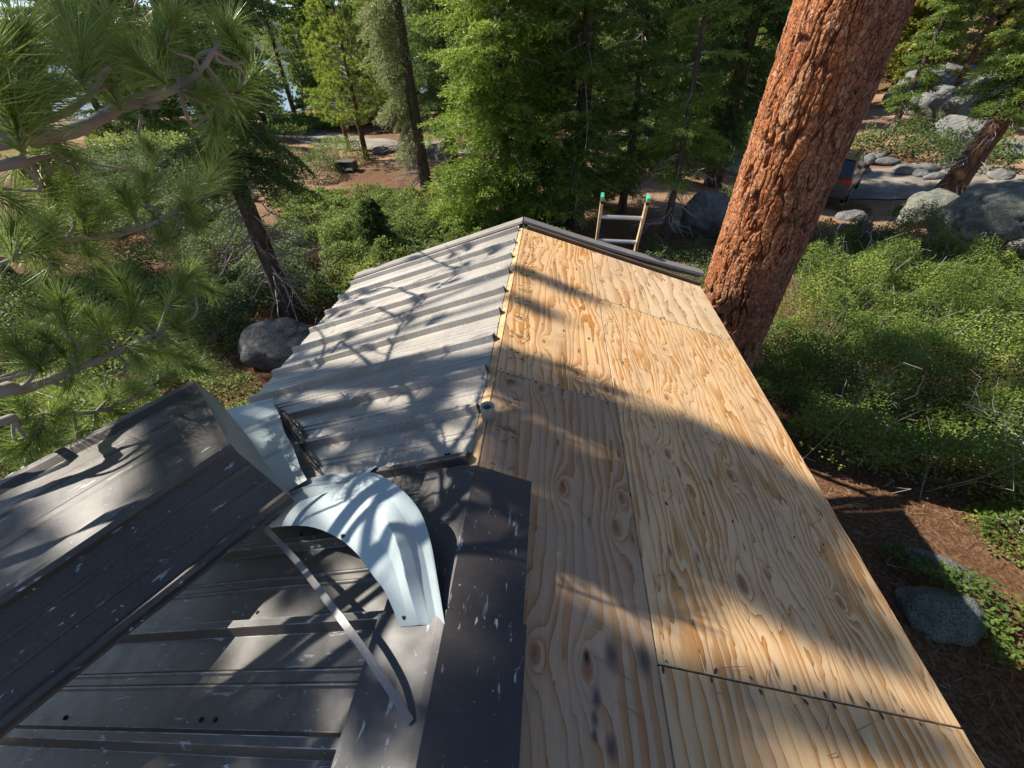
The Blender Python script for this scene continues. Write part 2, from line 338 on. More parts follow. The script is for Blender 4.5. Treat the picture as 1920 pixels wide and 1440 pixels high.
# road sheets
def road(pts, w, name, mat):
    P = smoothline(np.array(pts, float), 10); T = norm(np.gradient(P, axis=0)); Nn = np.stack([-T[:, 1], T[:, 0]], -1)
    cols = np.linspace(-w/2, w/2, 9); G = P[:, None]+cols[None, :, None]*Nn[:, None]
    G = G + .08*np.stack([vn(G[..., 0]*2, G[..., 1]*2, 1, 4), vn(G[..., 0]*2, G[..., 1]*2, 5, 4)], -1)*(np.abs(cols) > w/2-.1)[None, :, None]
    z = ground(G[..., 0], G[..., 1])+.05; V = np.concatenate([G, z[..., None]], -1); n, m = z.shape; i = np.arange(n*m).reshape(n, m)
    return tag(mesh(name, V, np.stack([i[:-1, :-1], i[:-1, 1:], i[1:, 1:], i[1:, :-1]], -1).reshape(-1, 4), mat, smooth=True), kind='structure')
N = NT('dusty_asphalt', .9, .2); k = N.noise(N.pos(), 1.2, 5.); N.col(N.ramp(k, [(.35, (.17, .15, .13)), (.65, (.30, .26, .22))])); MT['road'] = N.m
rp = lambda *a: [gp(*q)[:2] for q in a]
road([gat(3, 30)[:2]] + rp((1480, 330), (1600, 350), (1700, 345)) + [gp(1780, 335)[:2], gp(1920, 360)[:2], gp(1920, 360)[:2]+np.array([12, 2])], 3.6, 'road', MT['road'])
road([gp(430, 235)[:2]] + rp((560, 250), (700, 272), (800, 275), (900, 280)) + [gp(1000, 285)[:2]], 3.2, 'road', MT['road'])

# lake and far mountains
N = NT('lake_water', .12, .5); N.col((.015, .05, .09)); N.bump(N.noise(N.pos(), .8, 4.), .05, .4)
V = [(-6000, 40, -6.2), (60, 60, -6.2), (400, 7000, -6.2), (-6000, 7000, -6.2)]
tag(mesh('lake', V, [[0, 1, 2, 3]], N.m), kind='structure')
ax_ = np.linspace(-70, 55, 260); rr = np.linspace(0, 1, 24)
A_, B_ = np.meshgrid(np.radians(ax_), rr); dist = 3300+B_*1600
hgt = (190+150*fbm(A_*5+3, 0*A_, 0, 31, 5)+70*fbm(A_*22, B_*3, 0, 37, 5))*np.sin(B_*pi/2)**.8*1.25-9
hgt += 14*vn(A_*400, B_*60, 0, 3)*(B_ > .05)
V = np.stack([np.sin(A_)*dist, np.cos(A_)*dist, hgt], -1); n, m = A_.shape; i = np.arange(n*m).reshape(n, m)
N = NT('forested_mountain', .95, .1); k = N.noise(N.pos(), .012, 6., .7); N.col(N.ramp(k, [(.4, (.03, .05, .025)), (.6, (.07, .09, .045)), (.75, (.22, .2, .17))]))
tag(mesh('mountains', V, np.stack([i[:-1, :-1], i[:-1, 1:], i[1:, 1:], i[1:, :-1]], -1).reshape(-1, 4), N.m), kind='structure')

# ------------------------------------------------------------------ the shed
shed = thing('shed', 'small shed whose roof is half bare plywood and half brown ribbed metal', 'shed', (0, 0, -3))
shed.location = (0, 0, 0)
Y1 = 3.90; YE = -2.6; WR = 1.83; WL = 1.88
def plane_sheet(name, s0, s1, y0, y1, mat, th=.012, off=0., side=Rr, ns=24, ny=40, parent=None, jag=0., label=None):
    s = np.linspace(s0, s1, ns); y = np.linspace(y0, y1, ny); S, Yy = np.meshgrid(s, y)
    jg = jag*(np.abs(fbm(Yy*9, S*0, 0, 5, 3)))*(S > s1-.001); S2 = S - jg
    warp = .002*fbm(S*2, Yy*2, 0, 17, 2)
    P = np.array([side(a, b, 0) for a, b in zip(S2.ravel(), Yy.ravel())]); Nn = NR if side is Rr else NL
    top = P + (off+warp.ravel())[:, None]*Nn; bot = top - th*Nn; i = np.arange(ns*ny).reshape(ny, ns)
    f = np.stack([i[:-1, :-1], i[:-1, 1:], i[1:, 1:], i[1:, :-1]], -1).reshape(-1, 4)
    if side is Lf: f = f[:, ::-1]
    K = ns*ny; bd = np.concatenate([i[0, :-1], i[:-1, -1], i[-1, :0:-1], i[:0:-1, 0]]); nx = np.roll(bd, -1)
    sf = np.stack([bd, bd+K, nx+K, nx], -1)
    if side is Lf: sf = sf[:, ::-1]
    mi = np.concatenate([np.zeros(len(f)), np.zeros(len(f)), np.ones(len(sf))])
    uv = np.stack([Yy.ravel(), S.ravel()], -1); o = mesh(name, np.vstack([top, bot]), np.concatenate([f, f[:, ::-1]+K, sf]), [mat, MT['edge']], parent or shed, uv=np.vstack([uv, uv]), mi=mi)
    if label: o['label'] = label
    return o
def kn(*L):
    out = []
    for (u, v, s, d) in L: p = pR(u, v); out.append((float(p[1]), float(p[0]/cos(TH)), s, d))
    return out
def uvp(u, v): p = pR(u, v); return float(p[1]), float(p[0]/cos(TH))
g = .0035
m1 = plymat(3.1, 5., kn((1082, 700, .016, 0), (1137, 730, .02, 0), (1000, 510, .02, 0), (1020, 640, .016, 0)), (.80, .53, .27), (.60, .26, .065), trend=20., blotch=.9, ridge=True)
m2 = plymat(8.7, 3., kn((1055, 916, .02, .6), (1166, 936, .018, .4), (1155, 990, .024, .3), (1101, 1252, .026, 1.), (1003, 1225, .022, 0), (955, 718, .02, 0), (1015, 728, .02, 0), ),
            (.50, .345, .215), (.43, .22, .085), trend=22., blotch=.8, ridge=True, grey=.15,  # weathered tone, also darkened to deepen the shade on this sheet
            stain=[(*uvp(1147, 1228), .035), (*uvp(1207, 1238), .035), (*uvp(1118, 1308), .02), (*uvp(1115, 1348), .016), (*uvp(1146, 1402), .024), (*uvp(1115, 1380), .012)])
m3 = plymat(14.2, 7., kn((1250, 745, .02, 0), (1252, 852, .022, .2), (1370, 892, .026, .2), (1392, 1096, .03, .2), (1245, 655, .014, 0), (1575, 1130, .02, 0)),
            (.79, .535, .285), (.58, .27, .075), trend=25., blotch=.8)
m4 = plymat(21.9, 3., kn((1480, 1240, .02, 0)), (.68, .47, .25), (.56, .27, .08), trend=20., blotch=.95, grey=.1)
m5 = plymat(31.3, 3., kn((1165, 517, .012, .6), (1207, 527, .01, .6), (1110, 495, .014, 0)), (.77, .54, .31), (.58, .31, .12), trend=12., blotch=.6)
m6 = plymat(44.3, 2.5, kn((1290, 545, .01, 0)), (.78, .58, .36), (.60, .38, .18), trend=8., blotch=.5)
m7 = plymat(52.3, 5., (), (.6, .44, .27), (.48, .26, .1), trend=7., blotch=.5)
SX = 1.10
plane_sheet('plywood_sheet', .008, .675, 1.7256+g, Y1, m1, label='warm swirled plywood along the far half of the ridge')
plane_sheet('plywood_sheet', .008, .675, -.71+g, 1.7256-g, m2, label='weathered, shade-darkened plywood with black-ringed knots beside the ridge cap')
plane_sheet('plywood_sheet', .675+2*g, WR, .495+g, 2.933-g, m3, label='large pale plywood sheet with dense wavy grain at the eave', jag=.008)
plane_sheet('plywood_sheet', .675+2*g, WR, -1.94+g, .495-g, m4, label='nearest plywood sheet with straight orange grain', jag=.008)
plane_sheet('plywood_sheet', .675+2*g, SX-g, 2.933+g, Y1, m5, label='narrow plywood sheet by the far flashing')
plane_sheet('plywood_sheet', SX+g, WR, 2.933+g, Y1, m6, label='pale corner plywood sheet next to the big trunk', jag=.008)
plane_sheet('plywood_sheet', .008, .675, YE, -.71-g, m7)
plane_sheet('plywood_sheet', .675+2*g, WR, YE, -1.94-g, m7)
# left slope deck, its raw edge shows beside the metal
plane_sheet('roof_deck', .001, 1.84, YE, Y1, MT['wood'], side=Lf, ns=40, ny=120, label='raw wooden deck edge showing along the ridge')
nail0 = None; rs = np.random.default_rng(12)
for (yy, a, b_) in ((1.7256, .05, .64), (.495, .72, 1.78), (2.933, .72, 1.78), (2.933, .1, .1), (1.12, .72, 1.7), (2.3, .1, .6)):
    for s_ in np.arange(a, b_, .152):
        for sg in ((-1, 1) if yy in (1.7256, .495, 2.933) else (1,)):
            if nail0 is None: nn_ = nail0 = MB().tube([(0, 0, -.001), (0, 0, .0035)], [.0075, .0055], 8).build('nail', simple('rusted_nail', (.05, .042, .04), .8), shed)
            else: nn_ = nail0.copy(); COL.objects.link(nn_); nn_.parent = shed
            k_ = .35+.5*rs.random(); nn_.location = tuple(float(v) for v in Rr(s_+.02*rs.normal(), yy+sg*(.012+.006*rs.random()), .001)); nn_.rotation_euler = (0, TH, .3*rs.normal()); nn_.scale = (k_*.8, k_*2.0, .7)
# rafters, fascia, walls
b = MB()
for y in np.arange(YE+.1, Y1, .61):
    for sd, nn in ((Rr, NR), (Lf, NL)):
        c = sd(.93, y, -.012-.045-.002); t = norm(sd(1, y)-sd(0, y)); b.box(c, (1.7, .038, .088), (t, (0, 1, 0), nn))
b.build('rafter', MT['wood'], shed)
MB().box((1.45, .6, -1.86), (.1, 6.2, 2.3)).build('wall', MT['siding'], shed)
MB().box((-1.45, .6, -1.86), (.1, 6.2, 2.3)).build('wall', MT['siding'], shed)
for yy in (3.65, -2.45):
    V = [(-1.39, yy-.04, -3.1), (1.39, yy-.04, -3.1), (1.39, yy-.04, -.62), (0, yy-.04, -.17), (-1.39, yy-.04, -.62)]; V2 = [(a, b_+.08, c) for a, b_, c in V]
    MB().add(V+V2, [[[0, 1, 2, 3, 4]], [[9, 8, 7, 6, 5]], [[0, 5, 6, 1], [1, 6, 7, 2], [2, 7, 8, 3], [3, 8, 9, 4], [4, 9, 5, 0]]]).build('gable_wall', MT['siding'], shed)

# ribbed metal on the left slope
def prof(y, minor=True):
    """height of the ribbed profile at distance y along the ridge, ribs at y0-.3048 i"""
    t = ((y-3.859+.1524) % .3048)-.1524; a = np.abs(t)
    h = .035*(1-sst(.011, .028, a))
    if minor:
        for c_ in (.134,): h = h + .005*(1-sst(.003, .009, np.abs(a-c_)))
    return h
def ribkeys(y0, y1):
    ks = [y0, y1]
    for i in range(-3, 30):
        c_ = 3.859-.3048*i
        for d in (-.029, -.028, -.011, .011, .028, .029, .125, .131, .137, .143, -.125, -.131, -.137, -.143, .1524): ks.append(c_+d)
    ks = np.unique(np.round(ks, 5)); return ks[(ks >= y0) & (ks <= y1)]
def ribsheet(name, y0, y1, s0, s1, mat, lift=.004, parent=None, ragged=0., seed=1, base=None):
    y = ribkeys(y0, y1); s = np.linspace(0, 1, 30); S, Yy = np.meshgrid(s, y)
    a0 = s0 + ragged*np.abs(vn(y*11, 0, 0, seed))[:, None] ; a1 = s1 - .5*ragged*np.abs(vn(y*7, 3, 0, seed))[:, None]
    S = a0 + (a1-a0)*S; o = prof(Yy) + lift + .0025*fbm(S*2.2, Yy*1.6, 0, seed, 2)
    cf = sst(.1, .0, S-a0)*sst(.008, .02, prof(Yy)); o = o + cf*.004   # rib ends flare up at the ridge
    P = np.stack([-S*cos(TH), Yy, -S*sin(TH)], -1)+o[..., None]*NL
    n, m = S.shape; i = np.arange(n*m).reshape(n, m); f = np.stack([i[:-1, :-1], i[:-1, 1:], i[1:, 1:], i[1:, :-1]], -1).reshape(-1, 4)
    ob = mesh(name, P, f, mat, parent or shed, uv=np.stack([Yy.ravel(), S.ravel()], -1)); md = ob.modifiers.new('t', 'SOLIDIFY'); md.thickness = .0012; md.offset = 1
    return ob
edges = [4.10, 3.859-.9144+.04, 3.859-2*.9144+.04, 3.859-3*.9144+.04, 3.859-4*.9144+.04, 3.859-5*.9144+.04, 3.859-6*.9144+.04, YE-.05]
scr = MB(); scr.tube([(0, 0, -.002), (0, 0, .0045)], [.0075, .0055], 8)
scr0 = None
for k in range(7):
    y1, y0 = edges[k], edges[k+1]-(.05 if k < 6 else 0)
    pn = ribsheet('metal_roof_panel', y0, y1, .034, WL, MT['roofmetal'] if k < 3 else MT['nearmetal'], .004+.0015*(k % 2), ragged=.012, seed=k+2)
    for j in range(4):
        yc = 3.859-.3048*(3*k+j)
        if not (y0 < yc < y1): continue
        for sc_ in ((.14, .75, 1.38, 1.82) if k < 4 else (.7,)):
            if scr0 is None: so_ = scr0 = scr.build('screw', MT['dark'], pn)
            else: so_ = scr0.copy(); COL.objects.link(so_); so_.parent = pn
            q = Lf(sc_+.03*random.Random(k*9+j).random(), yc+.05, .006); so_.location = tuple(float(a) for a in q); so_.rotation_euler = (0, -TH, 0)

# rake flashing at the far end (one folded strip per slope)
def strip(name, pts, prof_, mat, parent=shed, th=.0015, k=8):
    """pts: centre line, prof_: list of offset vectors making the cross-section"""
    P = smoothline(pts, k) if k > 1 else np.asarray(pts, float)
    G = P[:, None]+np.asarray(prof_)[None]; n, m = G.shape[:2]; i = np.arange(n*m).reshape(n, m)
    d = np.concatenate([[0], np.cumsum(np.linalg.norm(np.diff(P, axis=0), axis=1))]); e = np.concatenate([[0], np.cumsum(np.linalg.norm(np.diff(np.asarray(prof_), axis=0), axis=1))])
    uv = np.stack(np.meshgrid(d, e, indexing='ij'), -1).reshape(-1, 2)
    o = mesh(name, G, np.stack([i[:-1, :-1], i[:-1, 1:], i[1:, 1:], i[1:, :-1]], -1).reshape(-1, 4), mat, parent, uv=uv)
    md = o.modifiers.new('t', 'SOLIDIFY'); md.thickness = th; return o
yk = 4.06
strip('rake_flashing', [Rr(-.01, yk, .03), Rr(.6, yk, .035), Rr(1.2, yk, .055), Rr(1.83, yk-.02, .10)], [(0, -.055, -.022), (0, -.05, 0), (0, .05, .004), (0, .052, -.09)], MT['stripmetal'])
strip('rake_flashing', [Lf(0, yk, .034), Lf(.6, yk, .034), Lf(1.2, yk, .034), Lf(1.9, yk, .034)], [(0, -.07, -.018), (0, -.06, 0), (0, .05, .002), (0, .052, -.09)], MT['roofmetal'])
MB().box(Rr(.93, 3.94, -.02), (1.78, .03, .09), (norm(Rr(1, 0)-Rr(0, 0)), (0, 1, 0), NR)).build('barge_board', MT['siding'], shed)  # coloured dark to stand in for the shaded gap under the flashing

# ------------------------------------------------------------------ loose metal on the roof
def twoface(name, G, mt, mb, parent=None, th=.0015, uvs=1.):
    """G (n,m,3) grid; upper face mt, lower face mb"""
    G = np.asarray(G, float); n, m = G.shape[:2]; i = np.arange(n*m).reshape(n, m)
    du = np.gradient(G, axis=0); dv = np.gradient(G, axis=1); Nn = norm(np.cross(du, dv)); sg = np.sign(Nn[..., 2].mean()) or 1; Nn = Nn*sg
    f = np.stack([i[:-1, :-1], i[1:, :-1], i[1:, 1:], i[:-1, 1:]], -1).reshape(-1, 4)
    if sg < 0: f = f[:, ::-1]
    K = n*m; bd = np.concatenate([i[0, :-1], i[:-1, -1], i[-1, :0:-1], i[:0:-1, 0]]); nx = np.roll(bd, -1); sf = np.stack([bd, nx, nx+K, bd+K], -1)
    a = np.concatenate([[0], np.cumsum(np.linalg.norm(np.diff(G[:, m//2], axis=0), axis=1))]); b_ = np.concatenate([[0], np.cumsum(np.linalg.norm(np.diff(G[n//2], axis=0), axis=1))])
    uv = np.stack(np.meshgrid(a, b_, indexing='ij'), -1).reshape(-1, 2)[:, ::-1]
    return mesh(name, np.vstack([G.reshape(-1, 3), (G-th*Nn).reshape(-1, 3)]), np.concatenate([f, f[:, ::-1]+K, sf]), [mt, mb], parent, uv=np.vstack([uv, uv]), smooth=False,
                mi=np.concatenate([np.zeros(len(f)), np.ones(len(f)), np.ones(len(sf))]))
# ridge caps
def cap(name, y0, y1, wl, wr, lift, label, mat, twist=0.):
    y = np.linspace(y0, y1, 30); t = np.array([-1, -.999, -.5, -.04, 0, .04, .5, .999, 1]); G = np.zeros((30, 9, 3))
    for a, yy in enumerate(y):
        for c_, tt in enumerate(t):
            s = abs(tt)*(wl if tt < 0 else wr); sd = Lf if tt < 0 else Rr
            o = lift - (.0 if abs(tt) < .9995 else .008) + (.012*abs(tt) if tt > 0 else 0)
            G[a, c_] = sd(s, yy+twist*tt, o) if tt != 0 else (0, yy, lift*1.02)
    return tag(twoface(name, G, mat, MT['greymetal']), label, 'ridge cap', 'loose ridge cap pieces')
cap('ridge_cap', .36, 1.045, .205, .215, .0425, 'upper dark ridge cap piece, just below the pipe stub, beside the curled sheet', MT['capmetal'], -.02)
cap('ridge_cap', -1.4, .505, .215, .225, .047, 'scratched ridge cap piece at the bottom edge, under the thin strip end', MT['capmetal'], 0.)

# big folded loose panel resting over the left eave
pc = pL(553, 940, .13); zb = pc[2]
Cc = pc; Bb = pz(432, 836, zb+.20); Aa = pz(364, 714, zb+.14)
D = norm(pz(1655, 18+60, zb+.0)-CAM); D = pz(0, 1385, zb)-Cc; D = norm(D)
L_ = 3.0
def lerp(a, b, t): return a+(b-a)*t
profile = []
nU = norm(np.cross(Bb-Aa, D)); nU *= np.sign(nU[2]); nD = norm(np.cross(Cc-Bb, D)); nD *= np.sign(nD[2])
for t, h in ((0, 0), (.03, .02), (.09, .02), (.14, 0), (.30, 0), (.32, .004), (.36, .004), (.38, 0), (.58, 0), (.60, .004), (.64, .004), (.66, 0), (.88, 0), (.93, .022), (1., .024)): profile.append(lerp(Aa, Bb, t)+h*nU)
for t, h in ((.0, .026), (.06, .02), (.10, 0), (.28, 0), (.30, .004), (.33, .004), (.35, 0), (.55, 0), (.57, .004), (.60, .004), (.62, 0), (.82, 0), (.87, .02), (.93, .02), (.97, 0), (1., -.004)): profile.append(lerp(Bb, Cc, t)+h*nD)
profile = np.array(profile); ll = np.linspace(0, L_, 50)
G = profile[None]+ll[:, None, None]*D[None, None]
G[..., 2] += .008*fbm(G[..., 0]*2.5, G[..., 1]*2.5, 0, 4, 2)
DA = norm(pz(0, 905, Aa[2])-Aa); DB = norm(pz(0, 1128, Bb[2])-Bb)
for j in range(len(profile)):
    t = j/14 if j <= 14 else (j-15)/15; d = norm(lerp(DA, DB, t)) if j <= 14 else norm(lerp(DB, D, t)); G[:, j] = profile[j]+ll[:, None]*d + (G[:, j]-profile[j]-ll[:, None]*D)
pan = thing('loose_metal_panel', 'long dark ribbed metal panel creased lengthwise, hanging over the left eave', 'roofing panel', Cc)
pan.location = (0, 0, 0)
twoface('panel_sheet', G, MT['darkmetal'], MT['greymetal'], pan)
# folded-over end showing the grey-green back
o1 = [(364, 714), (400, 742), (431, 777), (469, 824), (497, 867), (553, 938)]; o2 = [(366, 730), (389, 771), (419, 814), (431, 838), (480, 878), (551, 939)]
zz = np.linspace(0, 1, 6); za = [lerp(Aa[2], Cc[2], t) for t in zz]
E1 = smoothline([pz(u, v, z_-.035) for (u, v), z_ in zip(o1, za)], 6)
hB = [Aa[2], lerp(Aa[2], Bb[2], .4)-.01, lerp(Aa[2], Bb[2], .8)-.012, Bb[2]-.02, lerp(Bb[2], Cc[2], .4)-.02, Cc[2]-.01]
E2 = smoothline([pz(u, v, z_) for (u, v), z_ in zip(o2, hB)], 6)
t = np.linspace(0, 1, 8)[None, :, None]; Gs = E1[:, None]*(1-t)+E2[:, None]*t; Gs[..., 2] += .012*np.sin(t[..., 0]*pi)
twoface('folded_end', Gs, MT['greymetal'], MT['darkmetal'], pan)

# pale sheet with ribs sticking out beyond it
def patch(pts_off, nu, nv, ribs=(), plane=pL, rib_h=.012, jag=0., seed=0, crease=None):
    """bilinear patch from 4 corners ((u,v,off) tl,tr,br,bl)"""
    c = [plane(*q) for q in pts_off]; s = np.linspace(0, 1, nu); t = np.linspace(0, 1, nv); S, T = np.meshgrid(s, t, indexing='ij')
    S2 = S
    if jag: S2 = S + jag*vn(T*9, 0, 0, seed)*(S > .999)
    G = (1-S2)[..., None]*((1-T)[..., None]*c[0]+T[..., None]*c[3]) + S2[..., None]*((1-T)[..., None]*c[1]+T[..., None]*c[2])
    for r in ribs: G = G+(rib_h*(1-sst(.012, .03, np.abs(T-r))))[..., None]*NL
    if crease: G = G+crease(S, T)[..., None]*NL
    return G
ps = thing('pale_metal_sheet', 'pale blue-green ribbed sheet with a torn corner, sticking out beyond the folded panel', 'roofing panel', (0, 0, 0))
G = patch([(405, 775, .06), (516, 747, .05), (578, 902, .085), (480, 960, .08)], 30, 60, ribs=(.02, .30, .36, .66, .98), rib_h=.016, jag=.05, seed=3, crease=lambda S, T: .02*np.sin(T*pi)*S)
twoface('panel_sheet', G, MT['palemetal'], MT['darkmetal'], ps)
p2 = thing('pale_metal_scrap', 'small flat pale metal scrap with fold lines, behind the curled sheet', 'metal scrap', (0, 0, 0))
G = patch([(560, 905, .05), (706, 872, .055), (640, 930, .10), (520, 965, .08)], 24, 30, ribs=(.35,), rib_h=.008, crease=lambda S, T: .012*np.sin(S*6))
twoface('panel_sheet', G, MT['palemetal'], MT['darkmetal'], p2)
# curled sheet
e2 = [(500, 988, .10), (552, 945, .12), (620, 921, .17), (690, 886, .22), (745, 912, .22), (785, 955, .18), (806, 1010, .13), (821, 1091, .08), (834, 1170, .045)]
e1 = [(498, 991, .09), (540, 986, .13), (584, 988, .17), (629, 1006, .19), (667, 1036, .18), (699, 1079, .15), (719, 1105, .12), (735, 1138, .085), (750, 1175, .05)]
E1 = smoothline([pL(*q) for q in e1], 16); E2 = smoothline([pL(*q) for q in e2], 16); s = np.linspace(0, 1, 60)
G = E1[:, None]*(1-s)[None, :, None]+E2[:, None]*s[None, :, None]; n = len(E1); T = np.linspace(0, 1, n)[:, None]; S = s[None]
bulge = .018*np.sin(S*pi)*np.sin(T*pi)**.7 + .034*np.maximum(0, 1-np.abs(S-.55+.25*(T-.6))/.22)*sst(.45, .7, T)*sst(1.05, .8, T) - .010*np.maximum(0, 1-np.abs(S-.82)/.15)*sst(.5, .75, T)
G = G + bulge[..., None]*NL
cu = thing('curled_metal_sheet', 'pale blue-green flat sheet arched and bent over like a tongue, tip touching the ridge cap', 'metal sheet', (0, 0, 0))
twoface('panel_sheet', G, MT['palemetal'], MT['darkmetal'], cu, th=.001)
for q in ((643, 1005, .21), (758, 1157, .062)):
    o = scr0.copy(); COL.objects.link(o); o.parent = cu; o.name = 'screw_hole'; o.location = tuple(float(a) for a in pL(*q)); o.rotation_euler = (0, -TH, 0)
# thin strip
sp_ = [(497, 990, .10), (556, 1052, .16), (620, 1135, .18), (680, 1216, .15), (725, 1284, .11), (770, 1354, .055)]
P = smoothline([pL(*q) for q in sp_], 8); T = norm(np.gradient(P, axis=0)); W = norm(np.cross(T, NL)); ww = .0095
G = np.stack([P-ww*W, P, P+ww*W], 1)
tag(twoface('metal_strip', G, MT['stripmetal'], MT['darkmetal']), 'thin bent metal strip running from under the curled sheet down to the near ridge cap', 'metal strip')
# dark torn scrap where the roofing was ripped
G = patch([(520, 762, .035), (560, 790, .03), (600, 888, .03), (572, 860, .05)], 12, 30, jag=.5, seed=9, crease=lambda S, T: .02*vn(S*5, T*7, 0, 2))
tag(twoface('torn_metal_scrap', G, MT['darkmetal'], MT['darkmetal']), 'dark jagged torn metal edge beside the pale ribbed sheet', 'metal scrap')
# pipe stub by the ridge
pp = pL(915, 776, .02); b = MB(); ns = 24
rg = [(.021, -.03), (.030, -.03), (.031, .035), (.034, .045), (.031, .05), (.024, .05), (.021, .03), (.021, -.03)]; V = []
for r_, z_ in rg:
    for a in range(ns): V.append(pp+np.array([r_*cos(a/ns*2*pi), r_*sin(a/ns*2*pi)*1., z_]))
b.add(V, [[i*ns+j, i*ns+(j+1) % ns, (i+1)*ns+(j+1) % ns, (i+1)*ns+j] for i in range(len(rg)-1) for j in range(ns)])
tag(b.build('pipe_stub', simple('weathered_pvc', (.30, .29, .27), .6), smooth=True), 'short open grey pipe stub standing on the ridge between metal and plywood', 'pipe')

tb = MB(); rs = np.random.default_rng(31)
for i in range(120):
    s_, y_ = rs.uniform(.05, 1.75), rs.uniform(.2, 3.8); a = rs.random()*6.28; L = rs.uniform(.02, .13); c0 = Rr(s_, y_, .005); d = cos(a)*np.array([cos(TH), 0, -sin(TH)])+sin(a)*np.array([0, 1, 0]); tb.tube([c0, c0+d*L*.5+.004*NR, c0+d*L], [.0013, .0011, .0006], 4, cap=False)
tag(tb.build('fallen_needles', simple('dead_needles', (.30, .16, .07), .8)), 'a few brown pine needles scattered over the bare plywood', 'pine needles', kind='stuff')
# ladder leaning on the far gable
la = thing('ladder', 'aluminium ladder with green taped tips leaning on the far end of the roof', 'ladder', (0, 0, 0))
al = simple('aluminium', (.62, .62, .60), .35, .5, .7, .1); wd = simple('wooden_rail', (.50, .36, .22), .6, .3, 0., .25); gt = simple('green_tape', (.08, .42, .26), .5)
tl, tr = pY(1130, 366, 4.22), pY(1216, 369, 4.22); 
dn = np.array([.02, .42, -1.]); dn /= np.linalg.norm(dn); 
wl_ = norm(tr-tl); nn = norm(np.cross(wl_, dn))
for q, nm in ((tl, 'l'), (tr, 'r')):
    ln = 4.35; rl = MB().box(q+dn*(ln/2+.03), (.026, .062, ln), (wl_, nn, dn)).build('rail', wd, la)
    MB().box(q+dn*.012, (.028, .064, .035), (wl_, nn, dn)).build('tape', gt, rl); MB().box(q+dn*.055, (.0285, .0645, .035), (wl_, nn, dn)).build('rail_cap', MT['dark'], rl)
for k in range(13):
    c0 = lerp(tl, tr, .5)+dn*(.245+.3048*k); MB().tube([c0-wl_*np.linalg.norm(tr-tl)*.49, c0+wl_*np.linalg.norm(tr-tl)*.49], .019, 10).build('rung', al, la)

# ------------------------------------------------------------------ leaf geometry
def dia(C, Dv, Ln, Wd, rs):
    Dv = norm(Dv); S = norm(np.cross(Dv, rs.normal(size=Dv.shape)+np.array([0, 0, .6]))); Ln = Ln[:, None]; Wd = Wd[:, None]
    return np.stack([C, C+Dv*Ln*.55+S*Wd*.5, C+Dv*Ln, C+Dv*Ln*.5-S*Wd*.5], 1).reshape(-1, 3), np.arange(len(C)*4).reshape(-1, 4)
def blades(C, Dv, Ln, Wd, rs, up=None):
    """flat tapered quads starting at C along Dv"""
    Dv = norm(Dv); a = rs.normal(size=Dv.shape) if up is None else up + .35*rs.normal(size=Dv.shape)
    S = norm(np.cross(Dv, a)); Ln = np.broadcast_to(Ln, (len(C),))[:, None]; Wd = np.broadcast_to(Wd, (len(C),))[:, None]
    P0 = C - S*Wd*.35; P1 = C+S*Wd*.35; P2 = C+Dv*Ln*.6+S*Wd*.5; P3 = C+Dv*Ln; P4 = C+Dv*Ln*.6-S*Wd*.5
    V = np.stack([P0, P1, P2, P3, P4], 1).reshape(-1, 3); f = np.arange(len(C)*5).reshape(-1, 5); return V, f
def needles(C, Dv, Ln, Wd, rs):
    Dv = norm(Dv); S = norm(np.cross(Dv, rs.normal(size=Dv.shape))); Ln = np.broadcast_to(Ln, (len(C),))[:, None]
    P0 = C-S*Wd*.5; P1 = C+S*Wd*.5; P2 = C+Dv*Ln; V = np.stack([P0, P1, P2], 1).reshape(-1, 3); return V, np.arange(len(C)*3).reshape(-1, 3)
def spray_proto(L, rs, q=.055, dens=1., flat=.5, side=.5, droop=.25):
    """a flat fir branch of length L along +x: side twigs with needle blades"""
    C = []; D_ = []; ln = []; tw = []
    nt_ = int(L/(q*.95)*dens)+2
    for i in range(nt_):
        t = .12+.88*(i+rs.random()*.6)/nt_; x = L*t; tl_ = L*side*(1.05-t)**.7*(.6+.6*rs.random()) + .12
        for sg in (-1, 1):
            ang = R_(52)+.2*rs.normal(); d = np.array([cos(ang), sg*sin(ang), -.2*rs.random()+.14*rs.normal()]); d /= np.linalg.norm(d)
            n_ = max(4, int(tl_/(q*.21))); r = (np.arange(n_)+rs.random(n_))/n_*tl_
            base = np.array([x, 0, 0])+r[:, None]*d; base[:, 2] -= droop*r**2
            sdir = norm(np.cross(d, [0, 0, 1])); al_ = rs.choice([-1, 1], n_)[:, None]
            dd = d*(.75)+al_*sdir*.65+np.array([0, 0, 1])*(.12+.5*rs.normal(size=(n_, 1)))
            C.append(base); D_.append(dd); tw.append((np.array([x, 0, 0]), base[-1]))
            tt = r/tl_; ln.append(q*(.75+.5*rs.random(n_)))
    return np.concatenate(C), np.concatenate(D_), np.concatenate(ln), tw
def rotm(az, el):
    ca, sa, ce, se = cos(az), sin(az), cos(el), sin(el)
    return np.array([[ca*ce, -sa, -ca*se], [sa*ce, ca, -sa*se], [se, 0, ce]])
